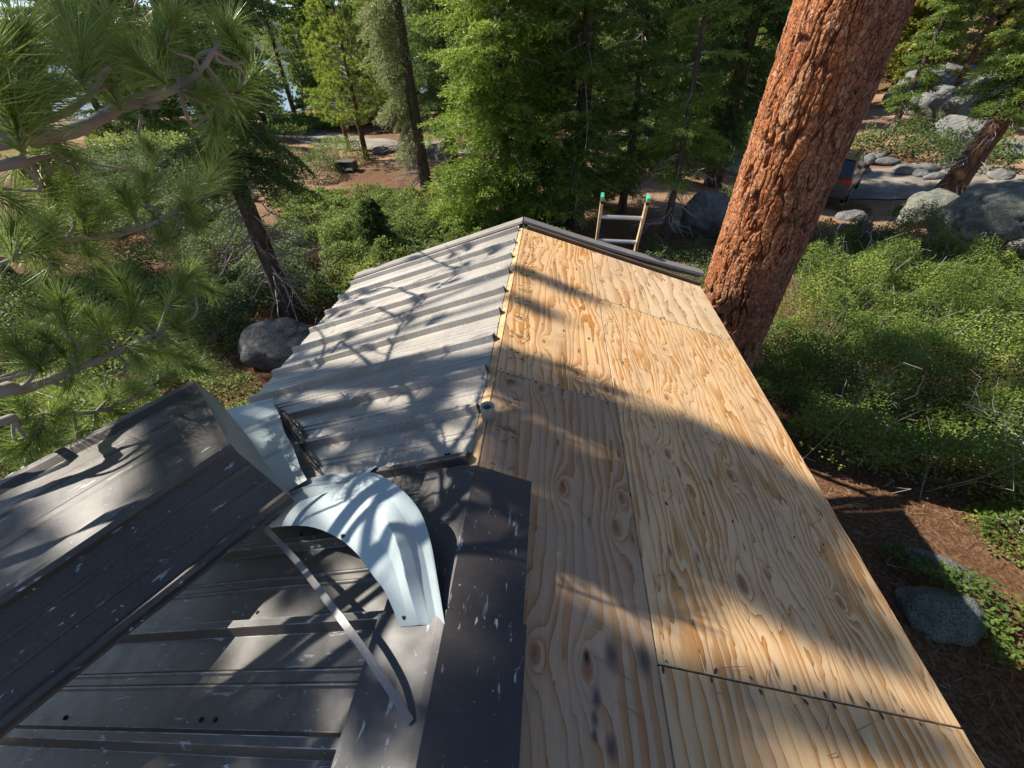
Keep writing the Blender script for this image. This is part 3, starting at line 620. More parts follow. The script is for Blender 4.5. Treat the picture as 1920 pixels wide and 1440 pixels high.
def fir(name, h, cb, rmax, rb, mat, seed, label, cat='fir tree', q=.055, nb=90, dens=1., lean=(0, 0), top=None, barkm='bark', azr=None, group=None, droop=.25, rfun=None, dead=18, wob=.04, elev=.05, deadm='twig', wq=.28):
    rs = np.random.default_rng(seed); t = thing(name, label, cat, (0, 0, 0), group)
    zt = np.linspace(-.4, h, 26); wx = lean[0]*zt+wob*np.sin(zt*.7+seed)*zt/6; wy = lean[1]*zt+wob*np.cos(zt*.5+seed)*zt/6
    ax3 = lambda z: np.array([np.interp(z, zt, wx), np.interp(z, zt, wy), z])
    b = MB(); b.tube(np.stack([wx, wy, zt], -1), rb*(1-.93*np.clip(zt/h, 0, 1))*(1+.5*np.exp(-np.clip(zt+.1, 0, 9)*2.2)), 12); b.build('trunk', MT[barkm], t, smooth=True)
    protos = [(L, spray_proto(L, rs, q, dens*.9)) for L in (.7, 1.3, 2.0, 2.9) for _ in range(2)]
    Vs = []; Fs = []; A = []; nn_ = 0; tb = MB()
    for i in range(nb):
        z = cb+(h-cb)*((i+rs.random())/nb)**.9*.99
        if top and z > top: continue
        fz = (z-cb)/(h-cb); L = (rfun(fz) if rfun else rmax*(1-fz)**.75*(1-.35*np.exp(-fz*9)))*(.65+.5*rs.random())+.12
        az = rs.random()*2*pi if azr is None else azr[0]+(azr[1]-azr[0])*rs.random(); el = elev-.35*(1-fz)+.12*rs.normal()+.35*fz
        pl = min(protos, key=lambda pr: abs(pr[0]-L)+rs.random()*.1)[1]; sc = L/pl[0][:, 0].max()
        P = pl[0]*np.array([sc, min(sc, 1.4), 1]); Dv = pl[1]; r = P[:, 0]; P = P.copy(); P[:, 2] += .10*r - droop*.35*r**2/max(L, .3)
        ro = .22*rs.normal(); Rm = rotm(az, el)@np.array([[1, 0, 0], [0, cos(ro), -sin(ro)], [0, sin(ro), cos(ro)]]); o = ax3(z); keep = rs.random(len(P)) < .93
        Cw = (P@Rm.T+o)[keep]; Dw = (Dv@Rm.T)[keep]; ln = pl[2][keep]
        V, f = dia(Cw, Dw, ln*1.25, ln*wq, rs); Vs.append(V); Fs.append(f+nn_); nn_ += len(V)
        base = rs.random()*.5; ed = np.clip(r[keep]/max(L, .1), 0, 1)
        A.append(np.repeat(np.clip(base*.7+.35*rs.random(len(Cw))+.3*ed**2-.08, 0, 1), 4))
        rr_ = np.linspace(0, L*.97, 6); BP = np.stack([rr_, 0*rr_, .10*rr_-droop*.35*rr_**2/max(L, .3)], -1)@Rm.T+o; tb.tube(BP, np.linspace(.012+.008*L, .003, 6), 4, cap=False)
    for i in range(dead):
        z = cb*(.25+.9*rs.random()) if cb > 1 else cb+(h-cb)*.4*rs.random(); az = rs.random()*2*pi if azr is None else azr[0]+(azr[1]-azr[0])*rs.random(); L = rmax*(.25+.45*rs.random())
        d = np.array([cos(az), sin(az), -.25+.3*rs.normal()]); o = ax3(z); pts = [o]
        for k in range(5): pts.append(pts[-1]+d*L/5+.05*L*rs.normal(size=3)+np.array([0, 0, -.02*L*k]))
        tb.tube(pts, np.linspace(.018, .004, 6), 4, cap=False)
        for k in range(5):
            p0 = pts[2+k % 4]; e = d*.5+.6*rs.normal(size=3); tb.tube([p0, p0+e*.12*L, p0+e*.22*L+.03*rs.normal(size=3)-np.array([0, 0, .05*L])], [.006, .004, .002], 3, cap=False)
    cr = mesh('crown', np.concatenate(Vs), np.concatenate(Fs), mat, t, {'v': np.concatenate(A)}); tb.build('limbs', MT[deadm], t)
    return t
def tuft(c, d, L, n, w_, rs, stem=.10, sp=(.15, 1.15)):
    """pine needle tuft: needles radiating around direction d"""
    d = norm(d); a = norm(np.cross(d, rs.normal(size=3))); b_ = np.cross(d, a)
    th = rs.random(n)*2*pi; ph = sp[0]+(sp[1]-sp[0])*rs.random(n)**.8; st = rs.random(n)
    Dv = np.cos(ph)[:, None]*d+np.sin(ph)[:, None]*(np.cos(th)[:, None]*a+np.sin(th)[:, None]*b_)
    C = c-d*stem*(1-st)[:, None]; Dv = Dv*1.0; 
    return needles(C, Dv+.02*rs.normal(size=Dv.shape), L*(.75+.35*rs.random(n)), w_, rs)
def pine(name, h, cb, rmax, rb, mat, seed, label, nb=60, L=.16, nn=26, w_=.010, cat='pine tree', tpb=9, barkm='barkred', lean=(0, 0), group=None, pw=.7, elev=.25):
    rs = np.random.default_rng(seed); t = thing(name, label, cat, (0, 0, 0), group); b = MB(); zt = np.linspace(-.4, h, 20)
    P = np.stack([lean[0]*zt, lean[1]*zt, zt], -1); b.tube(P, rb*(1-.93*np.clip(zt/h, 0, 1)), 10); b.build('trunk', MT[barkm], t, smooth=True)
    Vs = []; Fs = []; A = []; k0 = 0; tb = MB()
    for i in range(nb):
        z = cb+(h-cb)*((i+rs.random())/nb)*.99; fz = (z-cb)/(h-cb); Lb = rmax*(1-fz)**pw*(.6+.55*rs.random())+.15; az = rs.random()*2*pi; el = elev*(.2+fz)+.15*rs.normal()
        d = np.array([cos(az)*cos(el), sin(az)*cos(el), sin(el)]); o = np.array([lean[0]*z, lean[1]*z, z]); rr_ = np.linspace(0, Lb, 5)
        BP = o+rr_[:, None]*d+np.array([0, 0, 1])*(.12*rr_**2/Lb)[:, None]; tb.tube(BP, np.linspace(.01+.01*Lb, .004, 5), 4, cap=False)
        m = max(3, int(tpb*(Lb/rmax+.25)))
        for j in range(m):
            f_ = .3+.7*(j+1)/m; p0 = o+d*Lb*f_+np.array([0, 0, .12*Lb*f_**2]); off = rs.normal(size=3)*np.array([1, 1, .35])*.28*Lb*(1.15-f_)*1.2; c = p0+off; dd = norm(d*.6+norm(off)*.6+np.array([0, 0, .5]))
            V, f = tuft(c, dd, L, nn, w_, rs); Vs.append(V); Fs.append(f+k0); k0 += len(V); A.append(np.full(len(V), .25+.5*rs.random())+.2*rs.random(len(V)//3).repeat(3)); tb.tube([p0-d*.05*Lb, c], [.005, .003], 3, cap=False)
    mesh('crown', np.concatenate(Vs), np.concatenate(Fs), mat, t, {'v': np.clip(np.concatenate(A), 0, 1)}); tb.build('limbs', MT['twig'], t)
    return t
def put(o, p, s=1., rz=0.): o.location = tuple(float(a) for a in p); o.scale = (s,)*3; o.rotation_euler = (0, 0, rz); return o

# ------------------------------------------------------------------ the big red-barked pine beside the shed
def ponderosa():
    t = thing('ponderosa_pine', 'massive orange-red barked pine trunk rising beside the far right corner of the shed', 'pine tree', (0, 0, 0))
    bx, by, lx, ly, r0, tp = 2.494, 4.744, -.06, -.17, .414, .018
    nz, na = 900, 420; z = np.concatenate([np.linspace(-.35, 6.2, 820), np.linspace(6.25, 15, 80)]); th = np.arange(na)/na*2*pi
    Z_, T_ = np.meshgrid(z, th, indexing='ij'); 
    wz = Z_+.10*vn(np.cos(T_)*3, np.sin(T_)*3, Z_*2.2, 5); sx = T_/(2*pi)*30; sx = sx+.9*vn(np.cos(T_)*5, np.sin(T_)*5, Z_*3.6, 8)+.35*vn(np.cos(T_)*14, np.sin(T_)*14, Z_*10, 18)+.25*Z_
    def worley(u, v, per, seed):
        ui, vi = np.floor(u), np.floor(v); f1 = np.full(u.shape, 9.); f2 = np.full(u.shape, 9.); idd = np.zeros(u.shape)
        for a in (-1, 0, 1):
            for b in (-1, 0, 1):
                cu, cv = ui+a, vi+b; h1 = _h(np.mod(cu, per), cv, cv*0, seed); h2 = _h(np.mod(cu, per), cv, cv*0+7, seed)
                d = np.hypot(u-(cu+.1+.8*h1), v-(cv+.1+.8*h2)); m = d < f1
                f2 = np.where(m, f1, np.minimum(f2, d)); idd = np.where(m, h1, idd); f1 = np.where(m, d, f1)
        return f1, f2, idd
    f1, f2, idd = worley(sx, wz*1.9, 30, 3); g1, g2, id2 = worley(sx*2.7, wz*15+1.1*vn(sx*2, wz*9, 0, 2), 81, 6)
    wrap = np.abs(T_-pi)/pi
    fis = (1-sst(.03, .17, f2-f1))*sst(-.5, .1, fbm(np.cos(T_)*3, np.sin(T_)*3, Z_*2, 77, 2)); fis2 = 1-sst(.02, .16, g2-g1)
    det = fbm(np.cos(T_)*14, np.sin(T_)*14, Z_*11, 12, 4)
    disp = -.034*fis - .005*fis2 + .010*idd + .007*id2 + .006*det + .003*vn(np.cos(T_)*40, np.sin(T_)*40, Z_*45, 3)
    R = (r0-tp*Z_+.16*np.exp(-np.clip(Z_+.2, 0, 9)*1.6)) + disp + .02*vn(np.cos(T_)*1.2, np.sin(T_)*1.2, Z_*.8, 4)
    V = np.stack([bx+lx*Z_+R*np.cos(T_), by+ly*Z_+R*np.sin(T_), -3+Z_], -1); n, m = Z_.shape; i = np.arange(n*m).reshape(n, m); j = np.roll(i, -1, 1)
    f = np.stack([i[:-1], j[:-1], j[1:], i[1:]], -1).reshape(-1, 4)
    N = NT('orange_plated_bark', .72, .3); fa = N.attr('fis'); v = N.attr('v'); nz_ = N.noise(N.vm('MULTIPLY', N.obj(), (60, 60, 26)), 1., 4., .65)
    c = N.ramp(N.m_('ADD', N.m_('MULTIPLY', v, .55), N.m_('MULTIPLY', nz_, .5)), [(.2, (.17, .052, .02)), (.42, (.36, .115, .036)), (.62, (.50, .19, .066)), (.82, (.56, .33, .20))])
    # greyer, darker shade painted on the side turned away from the sun
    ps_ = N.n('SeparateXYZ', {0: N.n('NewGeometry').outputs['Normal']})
    shade = N.attr('shade_side'); c = N.mix(N.m_('MULTIPLY', shade, .75), c, N.ramp(nz_, [(.3, (.09, .06, .05)), (.7, (.24, .18, .15))]))
    c = N.mix(N.m_('MULTIPLY', fa, 1.), c, (.035, .014, .01)); vo = N.n('TexVoronoi', {'Vector': N.vm('ADD', N.vm('MULTIPLY', N.obj(), (38, 38, 20)), N.n('TexNoise', {'Vector': N.obj(), 'Scale': 9., 'Detail': 3.}).outputs[1]), 'Scale': 1.}, feature='DISTANCE_TO_EDGE')
    fl = N.ramp(vo.outputs[0], [(0., 0.), (.09, 1.)]); c = N.mix(N.m_('MULTIPLY', N.m_('SUBTRACT', 1., fl), .55), c, (.06, .022, .012))
    vc = N.n('TexVoronoi', {'Vector': N.vm('ADD', N.vm('MULTIPLY', N.obj(), (38, 38, 20)), N.n('TexNoise', {'Vector': N.obj(), 'Scale': 9., 'Detail': 3.}).outputs[1]), 'Scale': 1.}); c = N.mix(.35, c, N.ramp(N.n('SeparateColor', {0: vc.outputs['Color']}).outputs[0], [(0., (.13, .04, .02)), (.5, (.34, .11, .04)), (1., (.55, .33, .21))]))
    N.col(c); N.bump(N.m_('ADD', nz_, N.m_('MULTIPLY', fl, .8)), .012, .9)
    shade_side = sst(.25, .75, np.cos(T_-R_(-20))*.5+.5+.25*fbm(np.cos(T_)*2, np.sin(T_)*2, Z_*1.5, 41, 3)-.12)
    mesh('trunk', V, f, N.m, t, {'fis': np.maximum(fis, .55*fis2), 'v': np.clip(.5*idd+.35*id2+.3*det+.2, 0, 1), 'shade_side': shade_side}, smooth=True)
    rs = np.random.default_rng(3); Vs = []; Fs = []; k0 = 0; tb = MB()
    for i in range(26):
        zz_ = 8+6.8*i/26; az = rs.random()*2*pi; L = 3.2*(1-(zz_-8)/12); o = np.array([bx+lx*zz_, by+ly*zz_, zz_-3]); d = np.array([cos(az), sin(az), .15]); tb.tube([o, o+d*L*.5, o+d*L+np.array([0, 0, .3])], [.06, .04, .012], 6)
        for j in range(14):
            c_ = o+d*L*(.35+.65*rs.random())+rs.normal(size=3)*.35; V, f = tuft(c_, d+.6*rs.normal(size=3)+np.array([0, 0, .5]), .2, 26, .012, rs); Vs.append(V); Fs.append(f+k0); k0 += len(V)
    V = np.concatenate(Vs); mesh('crown', V, np.concatenate(Fs), MT['pine'], t, {'v': rs.random(len(V)//3).repeat(3)}); tb.build('limbs', MT['barkred'], t)
ponderosa()

# ------------------------------------------------------------------ firs and pines in view
def at(u, v): return gp(u, v)
put(fir('fir_tree', 13, .2, 2.3, .17, MT['fir_bright'], 11, 'bright yellow-green fir with layered fans, left of the ladder and straight behind the roof peak', q=.085, nb=230, rfun=lambda f: 2.35*(1-f)**.6, dead=10), at(950, 425))
put(fir('fir_tree', 15, .5, 2.2, .22, MT['fir'], 12, 'tall green fir with a pale grey trunk directly behind the ladder', q=.08, nb=210, rfun=lambda f: 1.9*(1-f)**.6, dead=34, deadm='deadwood'), at(1078, 425))
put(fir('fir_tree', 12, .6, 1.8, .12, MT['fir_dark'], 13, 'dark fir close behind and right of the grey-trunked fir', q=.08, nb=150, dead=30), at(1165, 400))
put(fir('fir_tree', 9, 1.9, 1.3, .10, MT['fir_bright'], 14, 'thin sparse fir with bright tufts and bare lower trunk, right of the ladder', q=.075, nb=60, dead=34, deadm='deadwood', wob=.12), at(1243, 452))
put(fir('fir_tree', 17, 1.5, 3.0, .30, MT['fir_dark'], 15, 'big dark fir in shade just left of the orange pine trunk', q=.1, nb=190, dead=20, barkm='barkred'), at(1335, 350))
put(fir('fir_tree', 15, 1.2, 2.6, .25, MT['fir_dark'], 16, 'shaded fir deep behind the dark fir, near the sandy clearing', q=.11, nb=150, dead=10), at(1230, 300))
put(fir('fir_tree', 18, 1.6, 1.9, .21, MT['cedar'], 17, 'tall grey-green tree with long slanting bare trunk and dead lower twigs on its left', q=.08, nb=110, lean=(-.03, .02), dead=80, deadm='twig', azr=(R_(110), R_(260)), droop=.9, wob=.02, elev=-.05), at(802, 360))
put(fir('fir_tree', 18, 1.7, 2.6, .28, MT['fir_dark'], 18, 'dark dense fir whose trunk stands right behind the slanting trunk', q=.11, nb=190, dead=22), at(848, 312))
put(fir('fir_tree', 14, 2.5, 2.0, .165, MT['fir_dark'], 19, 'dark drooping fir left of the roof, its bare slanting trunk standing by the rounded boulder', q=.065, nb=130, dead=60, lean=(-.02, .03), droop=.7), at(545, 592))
put(pine('pine_tree', 7.2, 1.4, 1.8, .14, MT['youngpine'], 21, 'bushy bright young pine between the road and the slanting trunk', nb=110, L=.2, nn=34, w_=.022), at(688, 300))
put(pine('pine_tree', 6.2, 1.2, 1.4, .12, MT['youngpine'], 22, 'smaller pointed young pine just left of the bushy one', nb=95, L=.2, nn=34, w_=.022), at(655, 284))
put(pine('pine_tree', 14, 1.2, 2.5, .2, MT['youngpine'], 23, 'taller thin yellow-green pine with brownish inner needles, beside the blue gap to the lake', nb=130, L=.24, nn=34, w_=.03), at(628, 235))
put(fir('fir_tree', 13, 1.0, 2.2, .25, MT['fir'], 24, 'mid-green fir far left behind the foreground pine boughs', q=.12, nb=150), at(445, 220))
put(fir('fir_tree', 15, 1.0, 2.8, .25, MT['fir_dark'], 25, 'dark fir at the left edge beyond the foreground boughs', q=.12, nb=150), at(290, 250))
put(fir('fir_tree', 1.5, .1, .6, .03, MT['fir_dark'], 26, 'little dark blue-green fir among the shrubs left of the roof peak', q=.045, nb=50, dead=0), at(715, 490))
put(fir('fir_tree', 16, 3.2, 2.2, .42, MT['fir'], 27, 'leaning dark fir at the right edge, its thick trunk rising behind the big split boulder', q=.1, nb=150, lean=(.16, .02), dead=60, azr=(R_(90), R_(290)), droop=.5, wob=.05, barkm='barkred'), at(1768, 372))
put(fir('fir_tree', 12, 1.2, 1.3, .16, MT['fir'], 28, 'green fir immediately right of the orange trunk, above the parked car', q=.12, nb=150), at(1670, 250))
put(fir('fir_tree', 3.2, .1, 1.1, .06, MT['fir_bright'], 29, 'small bright fir low behind the boulders at the right edge', q=.06, nb=60, dead=0), at(1885, 250))
put(pine('pine_tree', 10, .8, 2.2, .2, MT['youngpine'], 30, 'yellow-green pine beyond the sandy path in the gap left of the dark fir', nb=70, L=.2, nn=26, w_=.022), at(1150, 250))

for k_, (u_, v_, mt_, lb_) in enumerate([(300, 240, 'fir', 'mid-green fir behind the second foreground bough, near the left edge'), (215, 262, 'cedar', 'grey-green conifer glimpsed through the topmost boughs at the left edge'), (500, 232, 'fir', 'green fir behind the tip of the uppermost foreground bough'), (745, 245, 'fir', 'green fir beyond the road, left of the slanting trunk'), (1010, 262, 'fir', 'green fir deep in the woods straight above the roof peak'), (1395, 235, 'fir', 'green fir on the slope close to the left side of the orange trunk')]):
    put(fir('fir_tree', 14+k_ % 3, 1.0, 2.3, .22, MT[mt_], 200+k_, lb_, q=.13, nb=140), at(u_, v_))
put(pine('pine_tree', 13, 2.2, 1.9, .2, MT['youngpine'], 62, 'slim yellow-green pine just left of the blue gap to the lake', nb=110, L=.24, nn=34, w_=.03), at(556, 226))
put(fir('fir_tree', 16, 1.5, 2.2, .25, MT['cedar'], 63, 'grey-green conifer behind the young pines, right of the blue gap', q=.12, nb=150), at(705, 232))
put(fir('fir_tree', 15, 1.8, 2.0, .22, MT['fir_dark'], 64, 'dark conifer between the slanting trunk and the bright fir, far behind', q=.12, nb=140), at(900, 262))

# ------------------------------------------------------------------ distant trees: four kinds, copied
kinds = [fir('fir_tree', 14, .8, 2.6, .2, MT['farfoliage'], 41, 'x', q=.24, nb=110, dens=.9, dead=0, wq=.5), fir('fir_tree', 17, 1.2, 3.0, .25, MT['fir'], 42, 'x', q=.24, nb=120, dens=.9, dead=6, wq=.5),
         pine('pine_tree', 13, 2., 2.6, .22, MT['farfoliage'], 43, 'x', nb=70, L=.34, nn=26, w_=.05, tpb=10), fir('fir_tree', 12, .4, 2.2, .2, MT['fir_dark'], 44, 'x', q=.22, nb=110, dens=.9, dead=0, wq=.5)]
rr_ = random.Random(5); spots = []
for i in range(1500):
    if len(spots) >= 260: break
    if i < 240: x, y = rr_.uniform(24, 120), rr_.uniform(30, 110)
    else: x, y = rr_.uniform(-50, 34), rr_.uniform(34, 72)
    if y > 72 and x < -8: continue
    if x < -36 and rr_.random() < .5: continue
    if abs(x+.535*y) < 1.6 and y > 30: continue    # the gap through which the lake shows
    if x < 24 and y < 34: continue
    if -32 < x < -6 and y < 54 and rr_.random() < .25: continue
    if any((x-a)**2+(y-b)**2 < 9 for a, b in spots): continue
    spots.append((x, y))
cnt = [0]*4; used = [False]*4
for (x, y) in spots:
    hillside = x > .75*y; k = rr_.choice([0, 0, 2, 0, 1]) if hillside else rr_.choice([1, 3, 3, 0, 2])
    o = kinds[k]; loc = gat(x, y); loc[2] -= .15; rz = rr_.random()*6; sc = rr_.uniform(.75, 1.25)
    look = ('olive-green fir', 'tall mid-green fir', 'olive round-crowned pine', 'dark green fir')[k]; u_ = x/y
    lab = ('%s in the forest covering the hillside at upper right, %s' % (look, 'high up' if math.hypot(x, y) > 75 else 'lower down') if hillside else '%s in the distant woods, %s' % (look, 'behind the foreground pine boughs' if u_ < -.62 else 'near the blue lake gap' if u_ < -.4 else 'behind the slanting trunk' if u_ < -.15 else 'behind the roof peak firs' if u_ < .2 else 'left of the orange trunk'))
    gr = ('hillside ' if hillside else 'far woods ')+look+'s'
    if not used[k]: put(o, loc, sc, rz); o['label'] = lab; o['group'] = gr; used[k] = True
    else: dup(o, loc, rz, sc, lab, gr)

# ------------------------------------------------------------------ boulders
def boulder(c, d, seed, mat, label, name='boulder', sub=5, rz=0., amp=.22, cat='boulder', group=None, cut=True):
    import bmesh
    bm = bmesh.new(); bmesh.ops.create_icosphere(bm, subdivisions=sub, radius=1); V = np.array([v.co[:] for v in bm.verts]); Fc = np.array([[v.index for v in f.verts] for f in bm.faces]); bm.free()
    rs = np.random.default_rng(seed); s = seed*7.3; R = 1+amp*fbm(V[:, 0]*1.1+s, V[:, 1]*1.1, V[:, 2]*1.1, seed, 3)*1.6
    V = V*R[:, None]
    if cut:
        for _ in range(5):   # flattened faces
            nrm = norm(rs.normal(size=3)+np.array([0, 0, .2])); h = .72+.2*rs.random(); dd = V@nrm-h; V = V-np.maximum(dd, 0)[:, None]*nrm*.85
    V = V+norm(V)*(.05*fbm(V[:, 0]*4+s, V[:, 1]*4, V[:, 2]*4, seed+5, 5)-.05*(np.abs(vn(V[:, 0]*2.3+s, V[:, 1]*2.3, V[:, 2]*2.3, seed+8)) < .035))[:, None]
    V = V*np.array(d)/2; cr, sr = cos(rz), sin(rz); V = np.stack([V[:, 0]*cr-V[:, 1]*sr, V[:, 0]*sr+V[:, 1]*cr, V[:, 2]], -1)
    o = mesh(name, V, Fc, mat, smooth=True); o.location = tuple(float(a) for a in c); return tag(o, label, cat, group)
def bp(u, v, d, seed, mat, label, sink=.3, **k):
    p = at(u, v); vv = norm(np.array([p[0]-CAM[0], p[1]-CAM[1], 0])); p = p+vv*d[1]*.5; p[2] = float(ground(p[0], p[1]))+d[2]*(.5-sink); return boulder(p, d, seed, MT[mat], label, **k)
bp(550, 690, (1.6, 1.1, .85), 1, 'granite_dark', 'dark rounded boulder beside the left edge of the metal roof', rz=.3, sink=.25)
bp(1320, 455, (1.5, 1.3, 1.3), 2, 'granite_dark', 'dark shaded round boulder between the ladder and the orange trunk', sink=.12)
bp(1728, 428, (2.0, 1.6, 1.5), 3, 'granite_mossy', 'left wedge of the big split boulder group at right, pale and sloping', rz=.5, sink=.2)
bp(1775, 455, (1.3, 1.3, 1.25), 4, 'granite', 'middle upright block of the split boulder group', rz=.2, sink=.15)
bp(1870, 470, (3.3, 2.2, 2.0), 5, 'granite_mossy', 'largest rounded boulder of the split group at the right edge', sink=.15, rz=-.1)
bp(1915, 480, (.8, .7, .6), 6, 'granite_dark', 'small dark rock in front of the largest split boulder')
bp(1590, 415, (.9, .7, .45), 7, 'granite', 'low pale rock half under a pale shrub beside the orange trunk')
bp(1585, 438, (.9, .6, .3), 8, 'granite_dark', 'flat bluish rock lying on the brown soil below the parked car')
bp(870, 352, (1.15, .9, .75), 9, 'granite', 'pale rounded boulder in front of the bright fir, beyond the roof peak', sink=.25)
bp(815, 300, (1.3, .8, .9), 10, 'granite_dark', 'bluish boulder left of the pair behind the slanting trunk')
bp(832, 303, (.9, .8, 1.0), 46, 'granite_dark', 'bluish boulder right of the pair behind the slanting trunk')
bp(715, 290, (.9, .6, .5), 11, 'granite_dark', 'small dark rock near the young pines')
bp(1720, 1175, (.7, .55, .5), 12, 'granite_mossy', 'bluish-grey rock in the shade right of the near roof edge', sink=.5)
bp(1745, 1075, (.6, .25, .2), 13, 'granite', 'thin flat rock poking from the litter, above the shaded rock', sink=.4, rz=-.5)
bp(240, 300, (1.7, 1.2, 1.0), 15, 'granite_dark', 'dark boulder seen between the foreground pine boughs')
bp(1260, 640, (.5, .4, .3), 16, 'granite', 'small stone beyond the far flashing') if False else None
far_b = [(545, 178, 2.6, 1.6), (560, 168, 3.2, 2.0), (553, 188, 1.8, 1.2), (572, 182, 2.2, 1.4), (538, 160, 2.2, 1.6), (585, 196, 1.6, 1.0)]
for i, (u, v, a, h_) in enumerate(far_b):
    bp(u, v, (a, a*.8, h_), 50+i, 'granite', 'pale boulder in the sunny pile by the lake gap', sub=4, group='boulders by the lake gap')
hb = [(1740, 190, 5.5, 3.2, 'tallest pale slab of rock on the slope between the orange trunk and the right fir'), (1765, 170, 3.6, 2.2, 'bright rounded rock on top of the slope at right'), (1800, 165, 3.2, 1.8, 'bright rock right of the rounded one on the slope'), (1700, 205, 4.2, 2.6, 'pale rock low on the slope next to the orange trunk'),
      (1745, 225, 5.0, 2.8, 'wide greenish rock face in the middle of the slope'), (1830, 240, 6.5, 4.0, 'large blue-shaded rock slab behind the right fir branches'), (1790, 280, 4.0, 2.0, 'shaded slab at the foot of the slope'), (1895, 300, 2.6, 1.4, 'lichen-covered rock right of the leaning trunk'), (1870, 340, 1.3, .7, 'low rounded rock beside the foot of the leaning trunk'),
      (1445, 150, 3.5, 3.2, 'grey rock face just left of the orange trunk, high up'), (1440, 190, 1.6, 1.2, 'small white rock just left of the orange trunk'), (1425, 250, 1.6, 1., 'pale rock left of the orange trunk by the path')]
for i, (u, v, a, h_, lb) in enumerate(hb): bp(u, v, (a*.8, a*.65, h_*.75), 70+i, ('granite', 'granite_mossy')[i % 2], lb, sub=5, rz=i*1.3)
for i, (u, v) in enumerate([(1610, 300), (1640, 305), (1660, 312), (1625, 310), (1690, 325), (1705, 330), (1720, 335), (1735, 328), (1600, 330), (1290, 300), (1750, 340)]):
    bp(u, v, (.7+.3*(i % 3), .6, .45+.1*(i % 2)), 90+i, 'granite', ['small', 'second', 'third', 'fourth', 'fifth', 'sixth', 'seventh', 'eighth', 'ninth', 'lone', 'last'][i]+' grey rock in the line edging the far side of the road', sub=3, group='rocks edging the road', name='rock', cat='rock')

# ------------------------------------------------------------------ shrubs
def inpoly(x, y, P):
    r = np.zeros(x.shape, bool); n = len(P)
    for i in range(n):
        x1, y1 = P[i]; x2, y2 = P[(i+1) % n]; c_ = ((y1 > y) != (y2 > y)); r ^= c_ & (x < (x2-x1)*(y-y1)/(y2-y1+1e-12)+x1)
    return r
def mounds(x, y, s): 
    a = np.abs(fbm(x*.55, y*.55, 0, s, 2)); b = 1-np.abs(vn(x*1.15, y*1.15, 0, s+3)); c = vn(x*2.6, y*2.6, 0, s+6); return .22+.55*b**2+.5*a+.22*c
def thicket(name, poly, dens, hmax, mat, seed, label, q=.035, cat='shrubs', edge=.5, twigs=.02, kind='stuff'):
    rs = np.random.default_rng(seed); P = np.array(poly)[:, :2]; lo, hi = P.min(0), P.max(0); A_ = np.prod(hi-lo); n = int(A_*dens); x = lo[0]+(hi[0]-lo[0])*rs.random(n); y = lo[1]+(hi[1]-lo[1])*rs.random(n)
    jx = x+.45*vn(x*1.3, y*1.3, 2, seed); jy = y+.45*vn(x*1.3, y*1.3, 5, seed); k = inpoly(jx, jy, P); x, y = x[k], y[k]
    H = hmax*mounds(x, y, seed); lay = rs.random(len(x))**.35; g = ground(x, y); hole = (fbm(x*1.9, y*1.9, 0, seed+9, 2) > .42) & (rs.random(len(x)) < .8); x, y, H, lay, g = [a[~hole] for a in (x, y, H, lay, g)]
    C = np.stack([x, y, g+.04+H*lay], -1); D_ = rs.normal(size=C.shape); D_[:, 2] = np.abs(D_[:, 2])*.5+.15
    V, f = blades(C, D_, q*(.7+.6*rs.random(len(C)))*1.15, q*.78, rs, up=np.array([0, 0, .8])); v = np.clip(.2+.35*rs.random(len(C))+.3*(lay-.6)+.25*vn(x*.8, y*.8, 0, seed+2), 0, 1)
    o = mesh(name, V, f, MT[mat], None, {'v': np.repeat(v, 5)})
    tag(o, label, cat, kind=kind)
    tb = MB(); m = int(len(x)*twigs/10)
    for i in rs.integers(0, len(x), m):
        p = np.array([x[i], y[i], g[i]]); d = rs.normal(size=3)*.5+np.array([0, 0, 1.]); L = H[i]*(.8+.35*rs.random()); tb.tube([p, p+d*L*.4, p+d*L*.7+.1*rs.normal(size=3), p+d*L*.85+.15*rs.normal(size=3)], [.008, .006, .004, .002], 3, cap=False)
    if m: tb.build('twigs', MT['twig'], o)
    return o
G2 = lambda *a: [gp(*q)[:2] for q in a]
thicket('manzanita_thicket', G2((1440, 800), (1395, 740), (1400, 690), (1450, 640), (1490, 560), (1540, 500), (1580, 470), (1700, 475), (1800, 500), (1930, 520), (2300, 560), (2300, 1120), (1960, 1060), (1860, 1000), (1780, 960), (1690, 925), (1600, 890), (1520, 860), (1470, 840)), 5200, 1.1, 'shrub', 3, 'broad carpet of bright green leafy shrubs covering the slope right of the roof', q=.029, twigs=.03)
thicket('manzanita_thicket', G2((1590, 1030), (1640, 1035), (1700, 1075), (1790, 1110), (1860, 1160), (1940, 1250), (1900, 1260), (1800, 1170), (1700, 1130), (1610, 1090)), 2500, .30, 'shrub', 5, 'narrow strip of low leafy shrubs in sun and shade next to the near roof edge', q=.034)
thicket('manzanita_thicket', G2((1900, 1150), (2100, 1150), (2200, 1500), (1960, 1500), (1905, 1280)), 2600, .4, 'shrub', 6, 'bright shrub patch at the right edge low in the picture', q=.034)
thicket('oak_thicket', G2((600, 470), (680, 430), (800, 410), (930, 430), (1000, 470), (1000, 600), (900, 640), (700, 620), (620, 560)), 2600, .8, 'shrub', 7, 'dense green shrubs behind the roof, left of its peak', q=.045)
thicket('oak_thicket', G2((500, 375), (600, 365), (760, 375), (880, 390), (980, 420), (1000, 450), (800, 430), (680, 440), (600, 460), (520, 440)), 1900, .5, 'shrub', 8, 'band of shrubs in front of the sandy ground and slanting trunk', q=.05)
